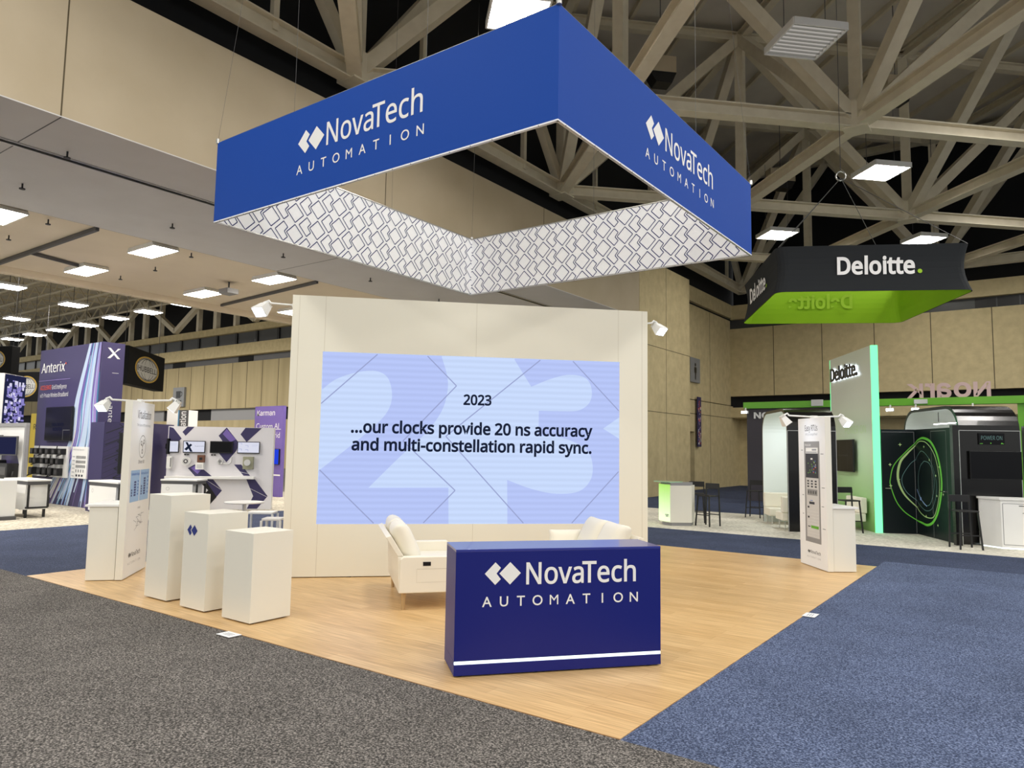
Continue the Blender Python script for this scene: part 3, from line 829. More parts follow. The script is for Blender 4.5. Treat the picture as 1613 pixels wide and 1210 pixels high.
# ------------------------------------------------------------------ reception counter
CA = math.degrees(0.8666)
t = thing('reception_counter', 'deep blue reception counter with white logo and a light strip near its foot', 'counter', (-1.6434, 0.2756, 0.01), CA)
CW, CD, CH = 1.8165, 0.50, 1.02
m = MB(navy); m.box(0, CW, 0, CD, 0.125, CH-0.02); m.build('body', t, bevel=0.003)
MB(navytop).box(0, CW, 0, CD, CH-0.02, CH).build('counter_top', t, bevel=0.002)
m = MB(navy); m.box(0, CW, 0, CD, 0.012, 0.098); m.build('plinth', t, bevel=0.002)
MB(navy).box(0.0, CW, 0.02, CD, 0.098, 0.125).build('light_channel', t)
MB(strip_glow).slabf(front(0.0), 0.004, CW-0.004, 0.1, 0.123, -0.018, -0.001).build('light_strip', t)
m = MB(blackp)
for u in (0.06, 0.7, 1.1, CW-0.1):
    for v in (0.05, CD-0.05): m.tube([(u, v, 0), (u, v, 0.02)], 0.025, 8)
m.build('foot', t)
F = front(0.0)
m = MB(letterw); logo_mark(m, F, 0.458, 0.82, 0.092, 0.003); m.build('logo_mark', t)
m = MB(letterw); brand_word(m, F, 0.597, 0.728, 0.174, 0.985, 0.003, 0.012); m.build('brand_lettering', t)
m = MB(letterw); spaced_word(m, 'AUTOMATION', F, 0.265, 1.563, 0.553, 0.08, 0.003, bold=0.008); m.build('tagline_lettering', t)

# ------------------------------------------------------------------ pedestals
def pedestal(x0, y0, sx, sy, h, label, logo=False):
    t = thing('display_pedestal', label, 'pedestal', (x0, y0, 0.01), 0, 'white display pedestals on the booth floor')
    m = MB(ivory).box(0, sx, 0, sy, 0.015, h); m.build('body', t, bevel=0.002)
    m = MB(blackp)
    for u in (0.06, sx-0.06):
        for v in (0.06, sy-0.06): m.tube([(u, v, 0), (u, v, 0.02)], 0.025, 8)
    m.build('foot', t)
    if logo:
        m = MB(logoblue); logo_mark(m, front(0.0), 0.222, 0.875, 0.062, 0.002); m.build('logo_decal', t)
pedestal(-6.585, 0.31, 0.5, 0.5, 1.235, 'tallest white pedestal, leftmost of the three in a row')
pedestal(-5.735, 0.28, 0.49, 0.5, 1.075, 'middle white pedestal bearing a small dark blue diamond logo', True)
pedestal(-4.89, 0.27, 0.5, 0.5, 0.93, 'lowest white pedestal, rightmost of the three, nearest the camera')

# ------------------------------------------------------------------ kiosks
def kiosk(name, label, loc, rot, mir, W_, art):
    t = thing(name, label, 'kiosk', loc, rot, None)
    # local x runs along the graphic face from its viewer-left edge, y is depth behind it
    sx = -1 if mir else 1
    TH = 0.095
    MB(ivory).box(0, W_, 0, TH, 0.008, 2.44).build('tower', t, bevel=0.003)
    art(t, W_)
    d0 = W_ if not mir else 0
    x0, x1 = (W_-0.78, W_-0.0) if not mir else (0.0, 0.78)
    MB(ivory).box(x0+0.02, x1-0.02, TH+0.01, TH+0.37, 0.008, 0.985).build('desk', t, bevel=0.003)
    MB(white).box(x0-0.0, x1+0.0, TH, TH+0.42, 0.985, 1.015).build('desk_top', t, bevel=0.002)
    m = MB(blackp).box(0.2, W_-0.2, TH+0.07, TH+0.11, 1.42, 1.99); mo = m.build('monitor', t, bevel=0.004)
    MB(glassblk).slabf(backf(TH+0.11, W_), 0.21, W_-0.21, 1.43, 1.98, 0, 0.002).build('monitor_screen', mo)
    MB(blackp).box(W_/2-0.08, W_/2+0.08, TH, TH+0.08, 1.62, 1.8).build('monitor_bracket', mo)
    return t
def art_right(t, W_):
    F = front(0.0)
    m = MB(sheet).slabf(F, 0.004, W_-0.004, 0.012, 2.436, 0, 0.002)
    m.use(ink).text('Easy RTUs', F, 0.26, 2.225, 0.095, width=0.45, d=0.003, bold=0.004)
    m.use(greyink).text('RTUs simplified', F, 0.28, 2.15, 0.035, width=0.42, d=0.003)
    m.use(greymid).rect(F, 0.215, 0.765, 0.40, 2.05, 0.003)
    m.use(greylt).rect(F, 0.27, 0.715, 0.48, 1.95, 0.0035)
    m.use(letterw).text('Modular', F, 0.25, 1.975, 0.04, d=0.004)
    m.use(white).rect(F, 0.285, 0.70, 1.885, 1.94, 0.0038)
    m.use(greyink); 
    for k in range(6): m.rect(F, 0.3+k*0.06, 0.34+k*0.06, 1.865, 1.88, 0.0042)
    m.rect(F, 0.5, 0.66, 1.9, 1.925, 0.0042)
    m.use(ink).rect(F, 0.265, 0.715, 1.45, 1.85, 0.004)
    m.use(white).rect(F, 0.45, 0.52, 1.75, 1.775, 0.0045)
    rnd = random.Random(3)
    for k in range(26):
        u, v = 0.32+rnd.random()*0.32, 1.52+rnd.random()*0.2
        m.use([greylt, medb, greydk, limepaint, orange][rnd.randrange(5)]).rect(F, u, u+0.025, v, v+0.018, 0.0046)
    m.use(ink)
    for r_ in range(3):
        for c_ in range(3): m.rect(F, 0.31+c_*0.135, 0.38+c_*0.135, 1.385-r_*0.045, 1.41-r_*0.045, 0.0045)
    m.use(greymid).rect(F, 0.31, 0.67, 1.165, 1.265, 0.0042)
    m.use(greydk)
    for k in range(4): m.rect(F, 0.33+k*0.085, 0.38+k*0.085, 1.19, 1.24, 0.0046)
    m.use(ink).rect(F, 0.37, 0.56, 1.02, 1.06, 0.0045); m.use(medb).rect(F, 0.4, 0.5, 1.075, 1.085, 0.0045)
    for v in (0.955, 0.79): m.use(ink).rect(F, 0.31, 0.37, v, v+0.03, 0.0045)
    m.use(white)
    for k in range(9): m.rect(F, 0.28, 0.7, 0.5+k*0.05, 0.502+k*0.05, 0.0042)
    m.use(limepaint).rect(F, 0.42, 0.69, 0.63, 0.675, 0.0045); m.use(ink).rect(F, 0.31, 0.4, 0.645, 0.66, 0.0045)
    m.use(greyink)
    for (a, b, v) in [(0.1, 0.17, 1.9), (0.8, 0.9, 1.84), (0.82, 0.92, 1.3), (0.12, 0.18, 1.15), (0.8, 0.88, 1.0), (0.12, 0.17, 0.84), (0.82, 0.92, 0.65)]: m.rect(F, a, b, v, v+0.012, 0.003)
    m.use(ink); logo_mark(m, F, 0.345, 0.245, 0.028, 0.003); m.text('NovaTech', F, 0.39, 0.222, 0.05, width=0.34, d=0.003, bold=0.006)
    m.use(greyink); spaced_word(m, 'AUTOMATION', F, 0.27, 0.71, 0.145, 0.028, 0.003)
    m.build('graphic', t)
def art_left(t, W_):
    F = front(0.0)
    m = MB(sheet).slabf(F, 0.004, W_-0.004, 0.012, 2.436, 0, 0.002)
    m.use(ink).text('Virtualization', F, 0.25, 2.2, 0.115, width=0.66, d=0.003, bold=0.003)
    m.use(greyink).text('The future of RTU technology', F, 0.25, 2.09, 0.035, width=0.66, d=0.003)
    m.use(ink).ring(F, 0.56, 1.80, 0.155, 0.163, 0.003, sy=1.0)
    for (u, v) in ((0.50, 1.85), (0.62, 1.87), (0.56, 1.73)): m.ring(F, u, v, 0.022, 0.034, 0.003)
    m.strip(F, [(0.51, 1.84), (0.56, 1.80), (0.61, 1.86)], 0.012, 0.003); m.strip(F, [(0.56, 1.80), (0.56, 1.76)], 0.012, 0.003)
    m.text('Orion VX', F, 0.55, 1.56, 0.05, align='c', d=0.003)
    m.use(skyb).rect(F, 0.10, 0.52, 1.03, 1.47, 0.003); m.rect(F, 0.545, 0.98, 1.03, 1.47, 0.003)
    m.use(medb).text('Substation Edge', F, 0.13, 1.4, 0.035, width=0.36, d=0.004); m.text('Virtualized', F, 0.57, 1.4, 0.035, width=0.36, d=0.004)
    m.use(logoblue)
    for (u, n_) in ((0.15, 3), (0.27, 6), (0.60, 4), (0.72, 7)):
        for k in range(n_): m.rect(F, u, u+(0.05 if n_ < 5 else 0.09), 1.11+k*0.036, 1.11+k*0.036+0.026, 0.004)
    m.use(medb)
    for k in range(5): m.rect(F, 0.43, 0.47, 1.12+k*0.045, 1.145+k*0.045, 0.004); m.rect(F, 0.90, 0.94, 1.12+k*0.055, 1.15+k*0.055, 0.004)
    m.use(greyink).text('virtual', F, 0.5, 0.92, 0.03, d=0.003)
    rnd = random.Random(5)
    for k in range(14):
        u, v = 0.42+rnd.random()*0.3, 0.68+rnd.random()*0.18
        m.strip(F, [(u, v), (u+rnd.uniform(-.12, .12), v), (u+rnd.uniform(-.1, .1), v+rnd.uniform(-.1, .1))], 0.006, 0.003)
    m.use(ink); logo_mark(m, F, 0.28, 0.3, 0.036, 0.003); m.text('NovaTech', F, 0.34, 0.27, 0.062, width=0.4, d=0.003, bold=0.006)
    m.use(greyink); spaced_word(m, 'AUTOMATION', F, 0.21, 0.75, 0.17, 0.032, 0.003)
    m.build('graphic', t)
aR = 2.245
eR = Vector((math.cos(aR), math.sin(aR), 0)); pR = Vector((-0.487, 7.93, 0.01)) + eR*0.967
kiosk('info_kiosk', 'white info kiosk at the right booth corner, diagram of a grey device rack on it', pR, math.degrees(aR)-180, False, 0.967, art_right)
# mirrored about the booth diagonal: its near edge is the viewer-left one
pL = Vector((-7.819, 0.648, 0.01)); far = Vector((-8.617, 1.376, 0.01)); dl = far-pL
kiosk('info_kiosk', 'white info kiosk at the left booth corner, pale blue boxes printed on it', pL, math.degrees(math.atan2(dl.y, dl.x)), True, 1.08, art_left)
nR = Vector((math.sin(R(math.degrees(aR)-180)), -math.cos(R(math.degrees(aR)-180)), 0))
q = pR - eR*0.44 - nR*0.05; q2 = q - eR*0.09; aF = math.degrees(math.atan2(nR.y, nR.x))
arm_spot('arm_spotlight', 'white arm spotlight over the graphic side of the right kiosk', (q.x, q.y, 2.47), aF, 0.40, -125, 'arm spotlights on the kiosks')
arm_spot('arm_spotlight', 'white arm spotlight over the desk side of the right kiosk', (q2.x, q2.y, 2.465), aF+180, 0.40, -42, 'arm spotlights on the kiosks', yaw=-65)
eL = dl.normalized(); nL = Vector((eL.y, -eL.x, 0)); q = pL + eL*0.5 - nL*0.05; q2 = q + eL*0.09; aF = math.degrees(math.atan2(nL.y, nL.x))
arm_spot('arm_spotlight', 'white arm spotlight over the graphic side of the left kiosk', (q.x, q.y, 2.47), aF, 0.40, -125, 'arm spotlights on the kiosks')
arm_spot('arm_spotlight', 'white arm spotlight over the desk side of the left kiosk', (q2.x, q2.y, 2.465), aF+180, 0.40, -42, 'arm spotlights on the kiosks', yaw=65)
# ------------------------------------------------------------------ sofas: x forward from the back, y along the width
def cushion(x, y, z, sx, sy, sz, tilt, name, parent, mat=leather):
    """Soft cushion: a subdivided box pillowed towards its middle, tilted about y."""
    n = 8; m = MB(mat); g = {}
    def P(a, b, side):
        e = max(abs(a), abs(b)); k = (1-a**4)*(1-b**4)
        t = sz/2*(0.45+0.55*k**0.5) * side
        return Vector((t, b*sy/2*(1-0.04*(1-a*a)*(e)), a*sx/2*(1-0.04*(1-b*b))))
    rot = Matrix.Rotation(R(tilt), 3, 'Y')
    for side in (1, -1):
        for i in range(n+1):
            for j in range(n+1):
                g[(side, i, j)] = Vector((x, y, z)) + rot @ P(-1+2*i/n, -1+2*j/n, side)
    for side in (1, -1):
        for i in range(n):
            for j in range(n):
                q = [g[(side, i, j)], g[(side, i, j+1)], g[(side, i+1, j+1)], g[(side, i+1, j)]]
                m.face(q if side == 1 else q[::-1])
    for i in range(n):
        for (a, b) in (((i, 0), (i+1, 0)), ((i+1, n), (i, n)), ((0, i+1), (0, i)), ((n, i), (n, i+1))):
            m.face([g[(1,)+a], g[(1,)+b], g[(-1,)+b], g[(-1,)+a]])
    o = m.build(name, parent)
    bm = __import__('bmesh').new(); bm.from_mesh(o.data)
    __import__('bmesh').ops.remove_doubles(bm, verts=bm.verts, dist=0.0005)
    bm.to_mesh(o.data); bm.free()
    for p in o.data.polygons: p.use_smooth = True
    s = o.modifiers.new('soft', 'SUBSURF'); s.levels = 1; s.render_levels = 1
    return o
def sofa(label, loc, rot, Wd=1.5, sockets=True):
    t = thing('sofa', label, 'sofa', loc, rot, 'ivory leather sofas of the booth lounge')
    D = 0.80
    for i, y in enumerate((0.0, Wd-0.11)):
        m = MB(leather)
        m.prism(Fr((0, y+0.11, 0), (1, 0, 0), (0, -1, 0)), [(0.0, 0.19), (D, 0.19), (D, 0.56), (D-0.03, 0.60), (0.05, 0.60), (0.01, 0.57)], 0, 0.11)
        o = m.build('armrest', t, bevel=0.012, seg=3)
        F = front(0.0) if i == 0 else backf(Wd, D)
        mm = MB(joint)
        mm.strip(F, [(0.2, 0.46), (0.56, 0.46)], 0.004, 0.0015); mm.strip(F, [(0.2, 0.46), (0.2, 0.31), (0.56, 0.31), (0.56, 0.46)], 0.002, 0.0015)
        mm.build('seam', o)
        if i == 0 and sockets:
            MB(blackp).slabf(F, 0.27, 0.36, 0.495, 0.54, -0.004, 0.004).build('power_socket', o)
    m = MB(leather)
    m.hexa([(0.0, 0.03, 0.19), (0.06, 0.03, 0.19), (0.06, Wd-0.03, 0.19), (0.0, Wd-0.03, 0.19), (-0.02, 0.03, 0.60), (0.05, 0.03, 0.60), (0.05, Wd-0.03, 0.60), (-0.02, Wd-0.03, 0.60)])
    m.hexa([(-0.02, 0.03, 0.602), (0.05, 0.03, 0.602), (0.05, Wd-0.03, 0.602), (-0.02, Wd-0.03, 0.602), (-0.16, 0.03, 0.82), (-0.10, 0.03, 0.84), (-0.10, Wd-0.03, 0.84), (-0.16, Wd-0.03, 0.82)])
    m.build('back_panel', t, bevel=0.008)
    MB(leather).box(0.06, D-0.02, 0.11, Wd-0.11, 0.20, 0.34).build('base', t, bevel=0.01)
    n = 2
    cw = (Wd-0.22)/n
    for k in range(n):
        c = MB(leather).box(0.2, D, 0.115+k*cw, 0.105+(k+1)*cw, 0.34, 0.475); c.build('seat_cushion', t, bevel=0.035, seg=4)
        cushion(0.10, 0.11+(k+0.5)*cw, 0.71, 0.55, cw-0.01, 0.24, -26, 'back_cushion', t)
    for (x, y) in ((0.06, 0.06), (0.06, Wd-0.06), (D-0.06, 0.06), (D-0.06, Wd-0.06)):
        MB(birch).tube([(x, y, 0.2), (x, y, 0.0)], [0.03, 0.019], 12).build('leg', t, smooth=40)
    return t
sofa('ivory sofa seen from its side, a black power socket in its armrest', (-3.70, 1.72, 0.01), 50)
sofa('ivory sofa mostly hidden behind the blue counter, only its back cushions showing', (-2.78, 4.42, 0.01), 230, 1.5, False)
th = thing('throw_pillow', 'small ivory throw pillow showing just above the blue counter', 'pillow', (-2.95, 4.10, 0.01), 318)
cushion(0, 0, 0.635, 0.30, 0.46, 0.15, -14, 'pillow_cover', th)

# booth number cards taped to the floor edges
for (x, y, r, lb) in [(-4.22, -0.075, 0, 'white booth card taped at the charcoal carpet edge, left'), (0.06, 4.58, 90, 'white booth card taped at the blue carpet edge, right')]:
    m = MB(sheet).box(-0.11, 0.11, -0.07, 0.07, 0.0, 0.003)
    m.use(greyink); 
    for k in range(3): m.rect(Fr((0, 0, 0.0), (1, 0, 0), (0, 0, 1), (0, 1, 0)), -0.06, 0.06, -0.03+k*0.025, -0.02+k*0.025, 0.0035)
    tag(m.build('booth_card', loc=(x, y, 0.012), rot=r), lb, 'card', 'booth cards on the floor')

# ------------------------------------------------------------------ black and lime hanging sign
FLc, ang = (-2.44, 12.25), 28.34
t = thing('hanging_sign', 'square black fabric ring sign with white lettering and bright green lining', 'sign', (FLc[0], FLc[1], 5.5), ang)
L = 4.24; hs = 1.06
# outline with tension: edges bow slightly inwards between the corners, rounded corners
def ring_pts(inset, bow):
    P = []
    rad = 0.22
    for k, (cx, cy) in enumerate(((0, 0), (L, 0), (L, L), (0, L))):
        sx = 1 if cx == 0 else -1; sy = 1 if cy == 0 else -1
        ccx, ccy = cx+sx*(rad+inset), cy+sy*(rad+inset)
        a0 = [180, 270, 0, 90][k]
        for j in range(5):
            a = R(a0+90*j/4); P.append((ccx+rad*math.cos(a), ccy+rad*math.sin(a)))
    return P
def skin(mat, inset, inv, name):
    m = MB(mat); rows = 9; P0 = ring_pts(inset, 0); n = len(P0); G = []
    for r_ in range(rows):
        f = r_/(rows-1); pull = 0.09*math.sin(math.pi*f); sc = 1-2*pull/L - 0.02*f
        G.append([(L/2+(x-L/2)*sc, L/2+(y-L/2)*sc, f*hs) for x, y in P0])
    for r_ in range(rows-1):
        for k in range(n):
            j = (k+1) % n; q = [G[r_][k], G[r_][j], G[r_+1][j], G[r_+1][k]]
            m.face(q if not inv else q[::-1])
    return m.build(name, t, smooth=50)
skin(black_fab, 0.0, False, 'outer_fabric'); skin(lime, 0.02, True, 'green_lining')
def sag(F, mb): pass
m = MB(letterw)
class Curved:
    """Face frame that follows the pulled-in fabric."""
    def __init__(s, F): s.F = F
    def __call__(s, u, v, d=0.0): return s.F(u, v, d-0.09*math.sin(math.pi*min(max(v/hs, 0), 1))-0.04*v/hs/2)
Fa = Curved(front(0.0)); Fb = Curved(leftf(0.0, 0.0))
for Fq, u_, w_, ud in ((Fa, 1.36, 1.66, 3.12), (Fb, -3.38, 1.9, -1.36)):
    m = MB(letterw).text('Deloitte', Fq, u_, 0.41, 0.37, width=w_, bold=0.028, d=0.014)
    m.use(limeprint).disc(Fq, ud, 0.455, 0.05, 0.014, 14); m.build('lettering', t)
m = MB(limeprint)
m.text('Deloitte', Curved(Fr((L, L-0.03, 0), (-1, 0, 0), (0, -1, 0))), 1.3, 0.40, 0.36, width=1.7, bold=0.03, d=0.25)
m.build('lettering_show_through', t)
for a, b in ((0.1, 0.1), (L-0.1, 0.1), (L-0.1, L-0.1), (0.1, L-0.1)):
    MB(greydk).tube([(a, b, hs), (L/2, L/2, 3.4)], 0.008, 5).build('bridle_cable', t)
m = MB(alu).tube([(L/2+0.12*math.cos(k*math.pi/6), L/2, 3.45+0.12*math.sin(k*math.pi/6)) for k in range(13)], 0.02, 6); m.build('hoist_ring', t)
MB(greydk).tube([(L/2, L/2, 3.57), (L/2, L/2, 11.84)], 0.008, 5).build('hoist_cable', t)

# ------------------------------------------------------------------ green-lit logo wall, door panels and pods (all turned 30 degrees)
E1 = Vector((math.cos(R(30)), math.sin(R(30)), 0)); E2 = Vector((-E1.y, E1.x, 0))
# wall: local x runs from the left end to the right end (direction -E2), front faces -E1 side
gw = 3.0
t = thing('logo_wall', 'tall pale green wall panel with glowing green edges and dark halo-lit lettering', 'wall panel', (-0.95-0.5*-1*0, 14.87, 0.006), -60)
# local frame: rot -60 puts +x along -E2; right end is the origin
MB(greenprint).box(-gw, -0.06, 0.0, 0.16, 0, 4.5).build('panel', t)
MB(green_glow).box(-0.06, 0.0, 0.005, 0.155, 0, 4.5).build('green_light_edge', t)
MB(green_glow).box(-gw-0.05, -gw, 0.005, 0.155, 0, 4.5).build('green_light_edge', t)
F = front(0.0)
m = MB(blackp).text('Deloitte.', F, -2.78, 3.86, 0.34, width=2.02, bold=0.02, d=0.05, depth=0.03); ml = m.build('lettering', t)
MB(halo_glow).text('Deloitte.', F, -2.78, 3.86, 0.34, width=2.02, bold=0.02, d=0.035).build('letter_halo', ml)
m = MB(ring2).text('POWER ON', F, -1.9, 2.38, 0.2, width=1.45, bold=-0.012, d=0.006); m.build('faint_lettering', t)
tv = thing('wall_screen', 'dark flat screen mounted on the pale green wall panel', 'screen', (-0.95, 14.87, 0.006), -60)
MB(blackp).box(-2.45, -1.05, -0.12, -0.07, 1.40, 2.23).build('casing', tv, bevel=0.006)
m = MB(glassblk).slabf(front(-0.12), -2.44, -1.06, 1.41, 2.22, 0, 0.002)
m.use(greydk).text('this is innovation', front(-0.12), -1.75, 1.80, 0.05, width=0.7, align='c', d=0.004); m.strip(front(-0.12), [(-2.0, 1.42), (-2.0, 2.2)], 0.006, 0.003); m.strip(front(-0.12), [(-1.45, 1.42), (-1.45, 2.2)], 0.006, 0.003)
m.build('display', tv)
MB(blackp).box(-1.85, -1.65, -0.07, -0.0, 1.7, 1.95).build('bracket', tv)

t = thing('door_panels', 'dark folding door panels printed with a large green light ring', 'partition', (-0.95, 14.87, 0.006), 30)
# panel one along +x from the wall edge; panel two returns towards the viewer (local -y)
dp1 = MB(inkgreen).box(0.175, 0.95, 0.0, 0.08, 0, 2.46).build('door_panel', t)
dp2 = MB(inkgreen).box(0.95, 1.03, -1.72, 0.0, 0, 2.46).build('door_panel', t)
F1 = front(0.0); F2 = leftf(0.95, 0.0)     # on F2 u grows towards the viewer
r1a = [(0.95, 2.14), (0.73, 1.93), (0.45, 1.61), (0.36, 1.29), (0.36, 1.12), (0.48, 0.75), (0.67, 0.5), (0.95, 0.31)]
r1b = [(0.0, 2.14), (0.18, 2.22), (0.45, 2.25), (0.8, 2.15), (1.08, 1.86), (1.22, 1.46), (1.22, 1.09), (1.05, 0.65), (0.8, 0.37), (0.5, 0.26), (0.17, 0.29), (0.0, 0.31)]
ma, mc = MB(ring1), MB(ring1)
ma.ribbon(F1, smoothpts(r1a), 0.022, 0.003); mc.ribbon(F2, smoothpts(r1b), [0.03+0.045*math.sin(math.pi*k/88) for k in range(89)], 0.003)
ma.use(ring2); mc.use(ring2)
ma.ribbon(F1, smoothpts([(0.95, 2.08), (0.75, 1.88), (0.59, 1.67), (0.53, 1.3), (0.66, 0.93), (0.95, 0.62)]), [0.02+0.035*math.sin(math.pi*k/40) for k in range(41)], 0.004)
mc.ribbon(F2, smoothpts([(0.0, 2.08), (0.25, 2.18), (0.6, 2.13), (0.95, 1.86), (1.13, 1.4), (1.1, 0.95), (0.85, 0.5), (0.5, 0.43), (0.2, 0.5), (0.0, 0.62)]), 0.02, 0.004)
ma.use(ring3); mc.use(ring3)
mc.ribbon(F2, smoothpts([(0.43, 1.72), (0.7, 1.66), (0.88, 1.4), (0.86, 1.07), (0.7, 0.78), (0.5, 0.70), (0.3, 0.76), (0.13, 1.0), (0.1, 1.31), (0.22, 1.58), (0.43, 1.72)]), 0.012, 0.004)
ma.ribbon(F1, smoothpts([(0.95, 1.75), (0.8, 1.62), (0.62, 1.3), (0.7, 1.0), (0.95, 0.78)]), 0.012, 0.004)
mc.ribbon(F2, smoothpts([(0.0, 1.75), (0.3, 1.95), (0.65, 1.8), (0.9, 1.5), (1.0, 1.1), (0.8, 0.7), (0.5, 0.58), (0.2, 0.66), (0.0, 0.78)]), 0.01, 0.004)
mc.use(ring4); mc.disc(F2, 0.2, 0.84, 0.04, 0.005, 14); mc.ribbon(F2, smoothpts([(0.02, 1.05), (0.2, 0.84), (0.5, 0.68)]), 0.02, 0.0045)
ma.use(ring2); mc.use(ring2)
def sparkle(mb, F, u, v, r): mb.plate(F, [(u+r*(1 if k % 2 == 0 else 0.35)*math.cos(k*math.pi/4), v+r*(1 if k % 2 == 0 else 0.35)*math.sin(k*math.pi/4)) for k in range(8)], 0.005)
for (u, v) in ((0.36, 1.12), (0.36, 1.62), (0.6, 2.1), (0.54, 1.27)): sparkle(ma, F1, u, v, 0.045)
for (u, v) in ((0.45, 2.05), (0.45, 0.46), (1.0, 0.95), (1.15, 1.6), (1.0, 0.3), (0.7, 1.75), (1.3, 1.0), (1.22, 1.06), (0.98, 1.4)): sparkle(mc, F2, u, v, 0.04)
ma.build('ring_print', dp1); mc.build('ring_print', dp2)
m = MB(greymid)
m.strip(F1, [(0.19, 2.4), (0.92, 2.4), (0.92, 0.02)], 0.008, 0.003); m.build('door_outline', dp1)
m = MB(greymid); m.strip(F2, [(0.80, 0.02), (0.80, 2.4), (1.5, 2.4), (1.5, 0.02)], 0.008, 0.003)
m.build('door_outline', dp2)
m = MB(chrome)
m.tube([F1(0.22, 1.06, 0), F1(0.22, 1.06, 0.06), F1(0.36, 1.06, 0.06)], 0.012, 8); m.build('door_handle', dp1)
m = MB(chrome); m.tube([F2(1.46, 1.07, 0), F2(1.46, 1.07, 0.06), F2(1.28, 1.07, 0.06)], 0.012, 8)
m.build('door_handle', dp2)

def pod(label, loc, Wy, Lx, H=2.95, rad=0.55):
    t = thing('meeting_pod', label, 'pod', loc, 30, 'arched black and white meeting pods')
    th = 0.07
    def prof(off):
        P = [(off, 0.0)]
        r_ = rad-off
        for j in range(9): a = R(180-90*j/8); P.append((rad+r_*math.cos(a), H-rad+r_*math.sin(a)))
        for j in range(9): a = R(90-90*j/8); P.append((Wy-rad+r_*math.cos(a), H-rad+r_*math.sin(a)))
        P.append((Wy-off, 0.0)); return P
    o, i = prof(0.0), prof(th)
    n = len(o)
    m = MB(gloss)
    for k in range(n-1):
        m.face([(0, o[k][0], o[k][1]), (0, o[k+1][0], o[k+1][1]), (Lx, o[k+1][0], o[k+1][1]), (Lx, o[k][0], o[k][1])])
        m.face([(0, o[k][0], o[k][1]), (0, i[k][0], i[k][1]), (0, i[k+1][0], i[k+1][1]), (0, o[k+1][0], o[k+1][1])])
        m.face([(Lx, o[k][0], o[k][1]), (Lx, o[k+1][0], o[k+1][1]), (Lx, i[k+1][0], i[k+1][1]), (Lx, i[k][0], i[k][1])])
    m.build('outer_shell', t, smooth=35)
    m = MB(podwhite)
    for k in range(n-1):
        m.face([(0.002, i[k][0], i[k][1]), (Lx-0.002, i[k][0], i[k][1]), (Lx-0.002, i[k+1][0], i[k+1][1]), (0.002, i[k+1][0], i[k+1][1])])
    m.build('inner_lining', t, smooth=35)
    m = MB(alu)
    m.box(-0.004, Lx+0.004, -0.006, 0.0, H-rad-0.012, H-rad+0.0)
    m.box(-0.006, 0.006, -0.006, 0.004, 0, H-rad); m.box(Lx-0.006, Lx+0.006, -0.006, 0.004, 0, H-rad)
    m.build('edge_trim', t)
    return t
pod('black arched pod with pale lining, behind the right kiosk', (-2.62, 13.64, 0.006), 2.55, 1.12)
pod('black arched pod at far right, behind the ring-printed doors', (0.89, 13.75, 0.006), 2.7, 1.22)
# added fill light under the left pod's roof, brightens its lining
ld = bpy.data.lights.new('pod_fill_light', 'AREA'); ld.shape = 'RECTANGLE'; ld.size = 0.2; ld.size_y = 1.4; ld.energy = 22; ld.color = (0.95, 0.98, 1)
lo = bpy.data.objects.new('pod_fill_light', ld); COL.objects.link(lo); lo.location = (-2.62+0.55*E1.x+1.2*E2.x, 13.64+0.55*E1.y+1.2*E2.y, 2.84); lo.rotation_euler = (0, 0, R(30))
# light bar inside the right pod
lb_ = thing('light_bar', 'white light bar under the roof of the right pod', 'light', (0.89, 13.75, 0.006), 30)
MB(white).box(0.35, 0.40, 0.35, 1.9, 2.60, 2.64).build('housing', lb_)
MB(tinyspot).box(0.352, 0.398, 0.36, 1.89, 2.588, 2.599).build('tube', lb_)
m = MB(greydk)
for y in (0.5, 1.7): m.tube([(0.375, y, 2.64), (0.375, y, 2.87)], 0.008, 5)
m.build('suspension_wire', lb_)
tv = thing('wall_screen', 'large dark screen on the black wall of the far right pod', 'screen', (0.89, 13.75, 0.006), 30)
MB(blackp).box(0.17, 1.2, -0.07, -0.012, 1.37, 1.96).build('casing', tv, bevel=0.005)
MB(glassblk).slabf(front(-0.07), 0.18, 1.19, 1.38, 1.95, 0, 0.002).build('display', tv)
MB(blackp).box(0.6, 0.8, -0.02, -0.0, 1.5, 1.8).build('bracket', tv)
ns = thing('neon_sign', 'small faint green POWER ON sign above the screen at far right', 'sign', (0.89, 13.75, 0.006), 30)
MB(glassblk).slabf(front(-0.012), 0.38, 0.9, 2.1, 2.34, 0, 0.01).build('backing', ns)
m = MB(ring3).text('POWER ON', front(-0.022), 0.64, 2.2, 0.085, width=0.42, align='c', d=0.004, bold=-0.01); m.build('lettering', ns)
m = MB(ring1)
for (a, b, c, e) in ((0.4, 2.12, 0.46, 2.12), (0.82, 2.12, 0.88, 2.12)): m.strip(front(-0.022), [(a, b), (c, e)], 0.008, 0.004)
for u in (0.62, 0.84): m.disc(front(-0.022), u, 2.13, 0.012, 0.004, 8)
m.build('sparkle', ns)
# dark divider right of the doors and beyond the pod
tag(MB(gloss).box(0, 0.12, 0, 0.12, 0, 2.5).build('divider_post', loc=(0.80, 13.44, 0.006), rot=30), 'narrow black post between the ring-printed doors and the pod', 'post')
tag(MB(gloss).box(0, 1.2, 0, 0.1, 0, 2.5).build('black_partition', loc=(2.02, 14.46, 0.006), rot=30), 'black partition at the right picture edge beyond the pod', 'panel')

